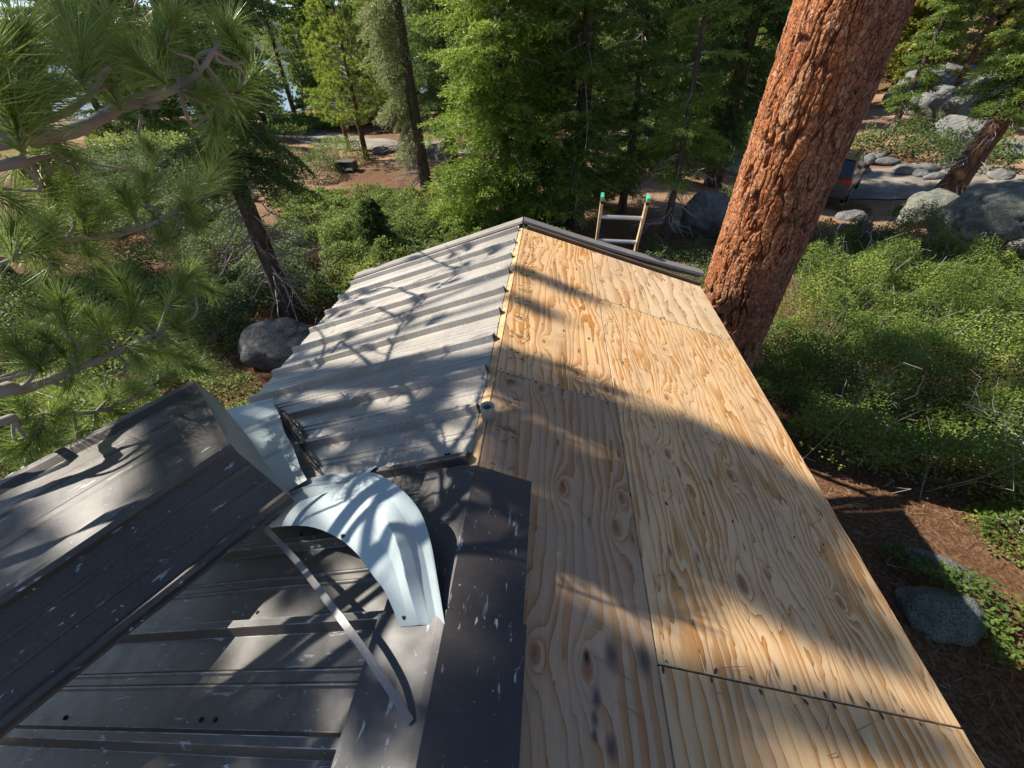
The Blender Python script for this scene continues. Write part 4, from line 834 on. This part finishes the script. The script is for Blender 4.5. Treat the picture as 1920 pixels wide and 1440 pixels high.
thicket('oak_thicket', G2((330, 500), (450, 430), (600, 470), (620, 560), (560, 600), (480, 640), (400, 640), (330, 600)), 2000, .75, 'shrub_dull', 9, 'twiggy shrubs around the foot of the left dark fir', q=.042, twigs=.06)
thicket('oak_thicket', G2((300, 700), (420, 640), (500, 700), (520, 760), (470, 900), (330, 900)), 1300, .4, 'shrub', 10, 'low shaded shrubs between the left boulder and the folded panel', q=.034, twigs=.05)
thicket('oak_thicket', G2((0, 560), (300, 500), (340, 700), (300, 900), (0, 1150), (-500, 1000), (-400, 600)), 1700, .8, 'shrub', 12, 'green shrubs below the foreground pine boughs at left', q=.045)
thicket('oak_thicket', G2((100, 300), (330, 300), (460, 330), (450, 420), (320, 470), (60, 480)), 1000, .8, 'shrub_dull', 13, 'shrubs seen through the foreground pine boughs', q=.06)
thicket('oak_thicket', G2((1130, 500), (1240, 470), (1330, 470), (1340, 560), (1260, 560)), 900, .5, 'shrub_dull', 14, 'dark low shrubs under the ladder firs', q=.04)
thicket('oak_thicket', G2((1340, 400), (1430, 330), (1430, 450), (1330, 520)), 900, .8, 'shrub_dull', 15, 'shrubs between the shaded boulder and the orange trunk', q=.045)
thicket('oak_thicket', G2((1490, 470), (1560, 440), (1650, 455), (1800, 480), (1930, 500), (1930, 530), (1800, 505), (1700, 480), (1580, 478), (1540, 510)), 1300, .55, 'shrub_rust', 16, 'rust and olive coloured shrubs fringing the far side of the green carpet', q=.04)
thicket('ground_cover', G2((800, 325), (870, 320), (980, 330), (1000, 370), (880, 362), (820, 350)), 700, .3, 'shrub', 17, 'low bright ground cover with rusty tips near the pale rounded boulder', q=.06)
thicket('ground_cover', G2((1140, 310), (1190, 290), (1240, 300), (1245, 340), (1180, 335)), 600, .7, 'shrub', 18, 'sunlit bush bank on the near side of the sandy path, right of the grey trunk', q=.07)
thicket('ground_cover', G2((1170, 235), (1260, 225), (1270, 250), (1180, 262)), 220, .6, 'shrub', 19, 'sunlit yellow-green patch beyond the sandy path', q=.1)
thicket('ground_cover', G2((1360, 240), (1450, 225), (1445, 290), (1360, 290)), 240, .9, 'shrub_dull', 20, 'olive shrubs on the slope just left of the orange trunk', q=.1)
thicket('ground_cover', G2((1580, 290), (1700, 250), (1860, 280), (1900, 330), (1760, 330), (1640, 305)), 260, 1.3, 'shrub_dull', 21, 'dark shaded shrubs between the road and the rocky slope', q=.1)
thicket('ground_cover', G2((480, 260), (540, 230), (620, 225), (640, 245), (560, 262)), 300, .8, 'shrub', 22, 'yellow-green shrubs beyond the road at left', q=.1)
thicket('ground_cover', G2((150, 260), (330, 240), (420, 240), (400, 290), (200, 310)), 260, 1.0, 'shrub', 23, 'yellow-green bushes in the sun beyond the upper pine boughs', q=.1)
def bush(p, r, h, mat, seed, label, q=.045, n=2600, cat='shrub', group=None):
    rs = np.random.default_rng(seed); t = thing('shrub', label, cat, p, group); d = norm(rs.normal(size=(n, 3))); d[:, 2] = np.abs(d[:, 2]); rad = (.55+.45*rs.random(n)**.4)*(1+.35*fbm(d[:, 0]*2.5, d[:, 1]*2.5, d[:, 2]*2.5, seed, 2)); C = d*rad[:, None]*np.array([r, r, h])
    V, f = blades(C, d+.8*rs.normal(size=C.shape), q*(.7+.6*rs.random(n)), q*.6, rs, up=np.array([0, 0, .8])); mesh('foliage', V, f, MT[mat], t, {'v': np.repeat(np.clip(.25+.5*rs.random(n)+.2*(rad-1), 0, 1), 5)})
    tb = MB()
    for i in range(14):
        a = rs.random()*6.28; e = np.array([cos(a)*r*.7, sin(a)*r*.7, h*.7]); tb.tube([(0, 0, -.05), e*.5+np.array([0, 0, .1*h]), e], [.015, .009, .004], 4, cap=False)
    tb.build('stems', MT['twig'], t); return t
bush(at(640, 305), 1.5, 1.2, 'shrub', 31, 'sunlit rounded bush left of the young pine trunks', n=5200, q=.06)
bush(at(590, 330), 1.3, 1.1, 'shrub_dull', 32, 'dark bush at the left end of the sandy ground', n=4000, q=.06)
bush(at(1600, 400), .6, .45, 'shrub_rust', 33, 'pale yellowish shrub on the rock below the parked car', n=2200)
bush(at(1700, 405), .6, .35, 'shrub', 34, 'low green shrub left of the split boulders', n=1800)
bush(at(1760, 990), .35, .25, 'shrub', 35, 'x', n=10) if False else None
bush(at(1905, 1010), .45, .4, 'shrub', 36, 'separate leafy clump with reddish tips hanging over the litter at the right edge', n=2600, q=.036)
bush(at(400, 640), .7, .5, 'shrub', 40, 'small sunlit shrub left of the dark rounded boulder', n=2200, q=.036)
bush(at(600, 585), .5, .55, 'shrub', 41, 'small leafy shrub between the left boulder and the far roof corner', n=1800, q=.036)
bush(at(1440, 300), 1.2, 1.0, 'shrub', 37, 'bright bush directly left of the orange trunk by the sandy path', n=3500, q=.07)
bush(at(500, 330), 1.2, 1.0, 'shrub', 38, 'bright bush behind the left dark fir', n=3500, q=.07)
bush(at(1020, 500), .9, .8, 'shrub_dull', 39, 'dull green bush right behind the roof peak', n=3800, q=.045)
# litter twigs, cones and dead brush
tb = MB(); rs = np.random.default_rng(8)
for i in range(1500):
    x = rs.uniform(1.9, 6.5); y = rs.uniform(.3, 5); z = float(ground(x, y)); a = rs.random()*6.28; L = rs.uniform(.06, .22); d = np.array([cos(a), sin(a), 0]); tb.tube([(x, y, z+.02), np.array([x, y, z+.028])+d*L*.5, np.array([x, y, z+.02])+d*L], [.0022, .002, .001], 3, cap=False)
tag(tb.build('litter_twigs', simple('dry_twig', (.34, .22, .13), .9)), 'fallen needles and dry twigs strewn on the brown soil right of the roof', 'twigs', kind='stuff')
def brush(p, n, L, seed, label, up=.8, thick=.012, name='dead_brush'):
    rs = np.random.default_rng(seed); tb = MB()
    for i in range(n):
        d = rs.normal(size=3); d[2] = abs(d[2])*up+.15; d = norm(d); q = [np.array(p)+rs.normal(size=3)*np.array([.12, .12, 0])]
        for k in range(5): q.append(q[-1]+d*L/5*(.7+.6*rs.random())+rs.normal(size=3)*L*.05)
        tb.tube(q, np.linspace(thick, thick*.15, 6), 4, cap=False); 
        for j in (2, 3, 4):
            e = norm(d+rs.normal(size=3)*.7); tb.tube([q[j], q[j]+e*L*.15, q[j]+e*L*.28+rs.normal(size=3)*.02], [thick*.45, thick*.3, thick*.1], 3, cap=False)
    return tag(tb.build(name, MT['deadwood']), label, 'dead branches')
brush(at(1595, 520)+np.array([0, 0, .35]), 7, .8, 1, 'bleached dead root branches sticking up in front of the dark stump', thick=.028)
brush(at(1880, 870)+np.array([0, 0, .35]), 26, .7, 2, 'tangle of pale dry twigs in the shrubs near the right edge', thick=.006)
brush(at(1580, 780)+np.array([0, 0, .45]), 16, .45, 3, 'small tuft of pale dry twigs in the middle of the green carpet', thick=.005)
brush(at(780, 310), 12, 1.1, 4, 'grey dead twigs at the left foot of the slanting trunk', thick=.012)
brush(at(205, 330), 26, 1.0, 6, 'pile of bleached sticks seen between the pine boughs', thick=.03, up=.2)
# stump
sp0 = at(1575, 500); b = MB(); zt = np.linspace(-.1, 1.05, 14); b.tube(np.stack([.10*zt, .0*zt, zt], -1)+sp0, .17*(1+.5*np.exp(-zt*5))*(1+.12*np.sin(zt*17)), 14)
for k in range(6): b.tube([sp0+np.array([.10*1.0+.1*cos(k), .1*sin(k), .98]), sp0+np.array([.12+.12*cos(k), .12*sin(k), 1.08+.08*(k % 3)])], [.035, .004], 4)
tag(b.build('tree_stump', MT['bark'], smooth=True), 'dark broken tree stump standing among the shrubs right of the orange trunk', 'stump')
# fire grate box by the path
fb = thing('fire_grate', 'small dark metal campfire box with a light rim on the sandy ground', 'fire grate', at(652, 322)); dm = simple('sooty_steel', (.09, .08, .075), .6, .4)
b = MB(); 
for c_, d_ in (((0, .3, .26), (.8, .04, .34)), ((-.4, 0, .26), (.04, .6, .34)), ((.4, 0, .26), (.04, .6, .34)), ((0, 0, .1), (.76, .56, .03))): b.box(c_, d_)
b.build('fire_box', dm, fb); b = MB()
for k in range(9): b.tube([(-.38, -.28+.07*k, .445), (.38, -.28+.07*k, .445)], .009, 5)
b.build('grill', MT['deadwood'], fb)
for sx in (-.36, .36):
    MB().box((sx, .25, .04), (.05, .05, .12)).build('leg', dm, fb); MB().box((sx, -.25, .04), (.05, .05, .12)).build('leg', dm, fb)

# ------------------------------------------------------------------ parked car
def car():
    p = at(1526, 386); p[2] = float(ground(p[0], p[1]))+.05
    dr = norm(np.array([p[0]-CAM[0], p[1]-CAM[1], 0])); az = math.atan2(dr[1], dr[0])+R_(-6)
    t = thing('parked_car', 'dark olive-grey SUV seen from behind, half hidden by the orange trunk', 'car', p, rz=az)
    paint = simple('dark_olive_paint', (.12, .12, .095), .25, .6, .3, .05); gl = simple('car_glass', (.01, .012, .015), .08, .6, 0, .05); red = simple('red_lens', (.55, .015, .02), .2, .5, 0, .1)
    # x forward, y left; stations front to back
    def loft(st, sec, mat, name):
        b = MB(); G = np.array([[(x, s*w_, z) for (s, z) in sc_] for x, w_, sc_ in st]); n, m = G.shape[:2]; i = np.arange(n*m).reshape(n, m)
        f = np.stack([i[:-1, :-1], i[:-1, 1:], i[1:, 1:], i[1:, :-1]], -1).reshape(-1, 4); b.add(G.reshape(-1, 3), [f, [list(i[0])], [list(i[-1][::-1])]]); return b.build(name, mat, t, smooth=False)
    def sec(zb, zt, tuck=.93): return [(-.9, zb), (-1, zb+.15), (-1, (zb+zt)/2), (-tuck, zt), (0, zt+.02), (tuck, zt), (1, (zb+zt)/2), (1, zb+.15), (.9, zb), (-.9, zb)]
    loft([(4.6, .75, sec(.35, .75)), (4.45, .9, sec(.28, .92)), (3.4, .95, sec(.27, 1.02)), (1.2, .96, sec(.27, 1.06)), (.25, .95, sec(.27, 1.06)), (.04, .9, sec(.33, 1.0))], None, paint, 'body')
    def cs(zt, w_): return [(-1, 1.04), (-w_, zt), (0, zt+.04), (w_, zt), (1, 1.04), (-1, 1.04)]
    loft([(3.3, .86, [(-1, 1.04), (-.95, 1.06), (0, 1.07), (.95, 1.06), (1, 1.04), (-1, 1.04)]), (2.5, .86, cs(1.62, .8)), (1.2, .88, cs(1.70, .82)), (.35, .87, cs(1.66, .8)), (.08, .86, [(-1, 1.04), (-.97, 1.10), (0, 1.12), (.97, 1.10), (1, 1.04), (-1, 1.04)])], None, gl, 'window')
    loft([(2.55, .72, [(-1, 1.62), (0, 1.67), (1, 1.62), (1, 1.65), (0, 1.70), (-1, 1.65)]), (1.2, .74, [(-1, 1.70), (0, 1.75), (1, 1.70), (1, 1.73), (0, 1.78), (-1, 1.73)]), (.28, .73, [(-1, 1.66), (0, 1.71), (1, 1.66), (1, 1.69), (0, 1.74), (-1, 1.69)])], None, paint, 'roof')
    for s in (-1, 1):
        MB().tube([(.34, s*.74, 1.66), (.07, s*.84, 1.06)], .035, 6).build('pillar', paint, t)
        MB().box((.06, s*.74, .97), (.10, .30, .15)).build('tail_light', red, t)
        MB().box((.05, s*.70, .42), (.06, .18, .08)).build('reflector', red, t)
        MB().box((2.75, s*1.02, 1.08), (.16, .18, .14)).build('side_mirror', paint, t)
        MB().tube([(.5, s*.62, 1.78), (2.3, s*.62, 1.76)], .02, 6).build('roof_rail', MT['dark'], t)
        for xw in (.95, 3.65):
            wv = MB().tube([(xw, s*.76, .36), (xw, s*.97, .36)], .36, 24).build('wheel', MT['dark'], t); MB().tube([(xw, s*.975, .36), (xw, s*.985, .36)], .21, 16).build('rim', al, wv)
    MB().box((.0, 0, .50), (.12, 1.72, .22)).build('bumper', paint, t)
    MB().box((.015, 0, .80), (.03, .5, .14)).build('licence_plate', simple('plate_white', (.6, .6, .6), .5), t)
car()

# ------------------------------------------------------------------ foreground pine: boughs reaching in from the left
fp = thing('foreground_pine', 'long-needled pine whose boughs reach in from the left edge, close to the camera', 'pine tree', (0, 0, 0))
TB = np.array([-4.1, -.7]); tz = np.linspace(-3.2, 9, 30)
MB().tube(np.stack([TB[0]+.04*np.sin(tz), TB[1]+0*tz, tz], -1), .21-.012*(tz+3), 14).build('trunk', MT['barkred'], fp, smooth=True)
def bough(pts, r0, tufts, seed, nn=230):
    rs = np.random.default_rng(seed); P = [pD(u, v, d) for u, v, d in pts]; root = np.array([TB[0], TB[1], P[0][2]-.35]); 
    L0 = smoothline([root, lerp(root, P[0], .55)+np.array([0, 0, -.05])]+P, 5); b = MB(); rad = np.linspace(r0*1.6, .006, len(L0))*(1+.12*np.sin(np.arange(len(L0))*1.7)); b.tube(L0, rad, 8)
    Vs = []; Fs = []; A = []; k0 = 0
    for (u, v, d, sz, du, dv) in tufts:
        c = pD(u, v, d); j = np.argmin(np.linalg.norm(L0-c, axis=1)); j = max(0, j-2); base = L0[j]
        dirn = norm(c-base); wd_ = norm(pD(u+du, v+dv, d)-c+.02*rs.normal(size=3)); mid = lerp(base, c, .5)-np.array([0, 0, .04])+.02*rs.normal(size=3)
        ln = np.linalg.norm(c-base); b.tube(smoothline([base, mid, c-wd_*.12, c], 4), np.linspace(max(.006, r0*.45), .0035, 13), 5)
        V, f = tuft(c, wd_, .15*sz, nn, .0036, rs, stem=.13*sz, sp=(.12, 1.35)); Vs.append(V); Fs.append(f+k0); k0 += len(V); A.append(np.clip(.2+.35*rs.random()+.35*rs.random(nn), 0, 1).repeat(3))
    o = b.build('bough', MT['twig'], fp, smooth=True); mesh('needles', np.concatenate(Vs), np.concatenate(Fs), MT['pine'], o, {'v': np.concatenate(A)}); return o
def tl(*L): return L
bough([(-60, 275, 2.0), (60, 262, 2.1), (150, 240, 2.2), (225, 203, 2.3), (290, 182, 2.35), (345, 158, 2.4), (385, 120, 2.45), (410, 78, 2.5)], .020,
      [(298, 60, 2.35, 1.15, -5, -40), (262, 130, 2.3, .9, -10, -40), (330, 20, 2.3, 1., 10, -40), (420, 50, 2.5, 1.1, -8, -40), (435, 40, 2.7, 1., 30, -30), (480, 140, 2.7, 1.1, 15, -20), (440, 200, 2.7, .95, 10, 20), (395, 165, 2.6, .9, 15, 30), (400, 255, 2.6, .9, 0, 20), (230, 90, 2.1, 1, -20, -30), (310, 110, 2.5, .9, 10, -30), (350, 60, 2.6, .9, 0, -30), (405, 180, 2.4, .9, 30, 10)], 1)
bough([(-80, 250, 1.8), (20, 228, 1.9), (95, 222, 2.0), (150, 195, 2.05), (190, 155, 2.1)], .014,
      [(188, 120, 2.1, 1.05, -15, -40), (150, 70, 2.0, 1.0, -10, -40), (60, 130, 1.8, 1.15, 0, -40), (20, 170, 1.7, 1.1, -20, -30), (40, 60, 1.8, 1., -5, -40), (110, 160, 1.95, .9, 0, -30), (200, 30, 2.2, 1., 0, -40), (-20, 90, 1.7, 1, -10, -40), (120, 20, 2.1, 1, 0, -40)], 2)
bough([(-80, 330, 1.9), (20, 310, 2.0), (75, 296, 2.1), (110, 290, 2.15)], .012,
      [(80, 290, 2.15, 1., 30, -20), (130, 300, 2.2, .9, 30, 0), (60, 200, 2.0, 1, 20, -40), (30, 380, 2.0, 1.1, 10, 30), (100, 360, 2.2, 1., 20, 20), (275, 268, 2.6, .6, 0, -30)], 3)
bough([(-60, 480, 2.2), (60, 455, 2.3), (140, 448, 2.35), (215, 440, 2.4), (285, 420, 2.45), (345, 388, 2.5)], .016,
      [(350, 350, 2.5, 1.05, 8, -40), (410, 300, 2.7, 1.05, 8, -35), (395, 330, 2.6, .9, 20, -20), (270, 330, 2.5, 1.1, 0, -35), (200, 390, 2.4, 1.05, 15, -20), (230, 360, 2.35, .9, -10, -40), (370, 425, 2.5, .9, 20, 20), (310, 450, 2.45, .95, 15, 25), (150, 380, 2.3, 1.05, -10, -30), (90, 420, 2.1, 1., -10, -30), (40, 460, 2.1, 1.15, -10, 20), (130, 330, 2.3, 1, 0, -30), (80, 340, 2.2, 1, -10, -30), (100, 500, 2.3, .9, 10, 20), (170, 480, 2.4, .9, 20, 20), (20, 430, 2.0, 1, -20, -20)], 4)
bough([(-80, 760, 2.5), (40, 730, 2.6), (120, 702, 2.65), (200, 668, 2.7), (265, 640, 2.75), (320, 606, 2.8)], .022,
      [(335, 585, 2.85, 1.15, 15, -20), (365, 500, 2.85, 1.1, 5, -35), (345, 540, 2.8, 1.05, 5, -25), (400, 545, 2.9, .9, 25, 0), (250, 575, 2.7, 1.05, 10, -30), (150, 580, 2.6, 1.1, -5, -30), (200, 600, 2.65, .9, 0, -30), (300, 660, 2.75, 1.1, 20, 15), (350, 670, 2.85, 1., 25, 10), (390, 695, 2.9, .95, 30, 5), (270, 690, 2.7, .9, 10, 20), (70, 620, 2.5, 1.1, -10, -30), (20, 640, 2.4, 1.1, -15, -20), (140, 640, 2.6, .95, 0, -30), (220, 520, 2.7, .95, 0, -30), (110, 560, 2.5, 1, 10, -30), (180, 640, 2.7, .9, 10, -25), (60, 690, 2.5, .9, -10, 30), (310, 600, 2.8, .9, -20, -10), (130, 720, 2.65, .9, 10, 25)], 5)
bough([(-60, 815, 2.6), (30, 790, 2.7), (110, 775, 2.8), (180, 772, 2.9), (250, 745, 3.0)], .016,
      [(240, 780, 3.0, 1., 20, 10), (330, 700, 3.1, 1., 25, -10), (250, 720, 3.0, .95, 15, -20), (150, 820, 2.9, 1.05, -5, 25), (60, 830, 2.7, 1., -5, 25), (20, 850, 2.7, 1.1, -15, 25), (100, 790, 2.8, .9, -5, 20), (200, 740, 2.95, .95, 0, -25), (110, 740, 2.8, 1., 0, -30), (30, 740, 2.7, 1, -5, -30), (140, 870, 3., .9, 10, 20), (60, 880, 2.9, .9, 0, 20), (280, 740, 3.1, .9, 20, 10)], 6)
# unseen overhead bough, shaped from the shadow wanted on the left roof slope
rs = np.random.default_rng(55); t0 = 3.1; Vs = []; Fs = []; k0 = 0; b = MB()
sl_ = [[(885, 890), (840, 850), (790, 800), (770, 740), (720, 700), (640, 640)], [(790, 800), (700, 815), (640, 850), (600, 900)], [(770, 740), (700, 745), (620, 780), (560, 760)], [(720, 700), (740, 640), (760, 600), (800, 560)], [(640, 640), (600, 690), (560, 700)], [(760, 600), (700, 580), (640, 600)], [(800, 560), (850, 520), (900, 500)], [(600, 700), (545, 720), (520, 735)], [(885, 890), (930, 910), (990, 945)], [(640, 850), (660, 900)], [(900, 500), (840, 500), (770, 470), (720, 490)], [(800, 560), (720, 540), (650, 570)], [(620, 780), (590, 820), (560, 830)], [(600, 690), (610, 640), (590, 610)], [(840, 850), (880, 800), (900, 740), (930, 690)], [(720, 700), (800, 690), (870, 640)], [(950, 760), (1010, 775), (1090, 800)], [(700, 745), (670, 800), (650, 850)]]
def up_(q, t): return pL(*q)+SUN*t
for i, P in enumerate(sl_):
    W = smoothline([up_(q, t0+.25*vn(q[0]*.01, q[1]*.01, 0, 3)) for q in P], 6); r0 = .030 if i == 0 else .017; b.tube(W, np.linspace(r0, r0*.45, len(W)), 5)
    for j in range(3, len(W), 2):
        d = norm(rs.normal(size=3)+1.2*norm(W[j]-W[j-1])); L = .10+.16*rs.random(); e = W[j]+d*L; b.tube([W[j], W[j]+d*L*.5+.015*rs.normal(size=3), e], [.008, .006, .004], 4, cap=False)
        if rs.random() < .3: V, f = tuft(e, d, .15, 150, .0045, rs, sp=(.1, .9)); Vs.append(V); Fs.append(f+k0); k0 += len(V)
for q in ((650, 560), (700, 548), (790, 530), (850, 480), (880, 465), (720, 500), (600, 610), (645, 590), (560, 670), (780, 460), (930, 470), (820, 600), (560, 740), (620, 560)):
    c = up_(q, t0); d = norm(rs.normal(size=3)*np.array([1, 1, .4])+np.array([.8, .3, .2])); V, f = tuft(c, d, .17, 210, .0045, rs, sp=(.1, 1.)); Vs.append(V); Fs.append(f+k0); k0 += len(V); b.tube([c-d*.35+.03*rs.normal(size=3), c], [.006, .003], 4)
r0_ = up_(sl_[0][0], t0); b.tube(smoothline([np.array([TB[0], TB[1], r0_[2]+.6]), lerp(np.array([TB[0], TB[1], r0_[2]+.6]), r0_, .5)+np.array([0, 0, .1]), r0_], 5), np.linspace(.04, .02, 11), 6)
ob_ = b.build('bough', MT['twig'], fp, smooth=True); V = np.concatenate(Vs); mesh('needles', V, np.concatenate(Fs), MT['pine'], ob_, {'v': rs.random(len(V)//3).repeat(3)})
# bare twigs on the boughs
for (pts, r_) in ([[(140, 452, 2.35), (125, 430, 2.33), (60, 425, 2.3), (20, 428, 2.3)], .006], [[(200, 455, 2.4), (170, 475, 2.4), (120, 470, 2.4)], .005], [[(210, 667, 2.7), (205, 640, 2.7), (190, 610, 2.68)], .009], [[(345, 388, 2.5), (330, 430, 2.5), (310, 440, 2.5), (308, 480, 2.52)], .006], [[(250, 690, 2.9), (205, 700, 2.9), (200, 730, 2.9), (240, 750, 2.9)], .005], [[(415, 175, 2.5), (470, 190, 2.6), (520, 200, 2.7)], .005], [[(60, 305, 2.1), (75, 345, 2.1), (95, 395, 2.1)], .007], [[(265, 215, 2.3), (262, 260, 2.3), (290, 300, 2.3)], .005], [[(340, 700, 3.1), (290, 720, 3.1), (240, 735, 3.1)], .004]):
    MB().tube(smoothline([pD(*q) for q in pts], 6), np.linspace(r_, r_*.4, 6*(len(pts)-1)+1), 5).build('bare_twig', MT['twig'], fp, smooth=True)

# ------------------------------------------------------------------ unseen trees at left, the first with its crown shaped to shade the roof
sh = thing('unseen_shade_fir', 'unseen fir left of the shed, its crown of tufts shaped to shade the roof', 'fir tree', (0, 0, 0))
polysR = [[(1200, 862), (1400, 900), (1545, 985), (1605, 1090), (1480, 1012), (1330, 938)], [(950, 665), (1030, 690), (1150, 760), (1300, 790), (1450, 860), (1560, 960), (1540, 985), (1420, 930), (1280, 880), (1180, 850), (1080, 800), (960, 750)],
          [(930, 800), (1000, 800), (1080, 850), (1200, 880), (1330, 930), (1480, 1010), (1600, 1090), (1700, 1220), (1640, 1240), (1520, 1170), (1400, 1130), (1280, 1060), (1180, 1010), (1100, 960), (1000, 905), (920, 880)],
          [(1000, 1110), (1100, 1130), (1160, 1180), (1250, 1250), (1400, 1275), (1550, 1300), (1700, 1350), (1800, 1420), (1600, 1400), (1450, 1330), (1330, 1330), (1420, 1440), (1500, 1600), (1000, 1600)],
          [(1040, 960), (1110, 960), (1200, 1040), (1330, 1120), (1290, 1130), (1180, 1080), (1060, 1060)],
          [(960, 503), (980, 500), (1110, 560), (1085, 556)], [(958, 565), (1000, 568), (1090, 606), (1050, 596)]]
polysL = [[(0, 1130), (380, 1120), (420, 1250), (380, 1330), (560, 1350), (640, 1460), (0, 1460)], [(740, 1290), (880, 1260), (860, 1460), (660, 1460)], [(560, 860), (700, 770), (860, 720), (880, 760), (760, 830), (640, 870)], [(0, 1250), (300, 1150), (560, 1240), (600, 1440), (0, 1440)], [(640, 1200), (740, 1190), (700, 1440), (600, 1440)],
          [(500, 1000), (640, 1040), (600, 1180), (500, 1180)], [(900, 1330), (1000, 1260), (1000, 1440), (860, 1440)]]
rs = np.random.default_rng(4); Vs = []; Fs = []; k0 = 0; tb = MB(); trunk = np.array([-10.5, 4.4])
tbm = MB(); zt = np.linspace(-3.2, 14, 20); tbm.tube(np.stack([trunk[0]+0*zt, trunk[1]+0*zt, zt], -1), .30-.014*(zt+3), 12); tbm.build('trunk', MT['bark'], sh)
for polys, fn, area in ((polysR, pR, 210.), (polysL, pL, 120.)):
    for P in polys:
        P = np.array(P, float); lo, hi = P.min(0), P.max(0); W3 = np.array([fn(*q) for q in P]); 
        a3 = .5*np.linalg.norm(sum(np.cross(W3[i]-W3[0], W3[i+1]-W3[0]) for i in range(1, len(P)-1))); n = int(a3*area); ce = W3.mean(0); tc = 11.; cc = ce+SUN*tc; tz_ = np.array([*trunk, cc[2]-1.2])
        tb.tube(smoothline([tz_, lerp(tz_, cc, .5)+np.array([0, 0, .2]), cc], 5), np.linspace(.07, .02, 11), 6)
        k = 0
        while k < n:
            q = lo+(hi-lo)*rs.random(2)
            if not inpoly(q[:1], q[1:], P)[0]: continue
            k += 1
            c_ = fn(*q)+SUN*(tc+rs.uniform(-1.3, 1.3)); V, f = tuft(c_, norm(rs.normal(size=3)), .17, 44, .015, rs, sp=(.1, 1.5)); Vs.append(V); Fs.append(f+k0); k0 += len(V)
V = np.concatenate(Vs); mesh('crown', V, np.concatenate(Fs), MT['fir'], sh, {'v': rs.random(len(V)//3).repeat(3)}); tb.build('limbs', MT['bark'], sh)
put(fir('fir_tree', 15, 2.5, 2.6, .25, MT['fir_dark'], 61, 'fir standing left of the shed beyond the picture edge', q=.09, nb=90), gat(-14, 9))

#END
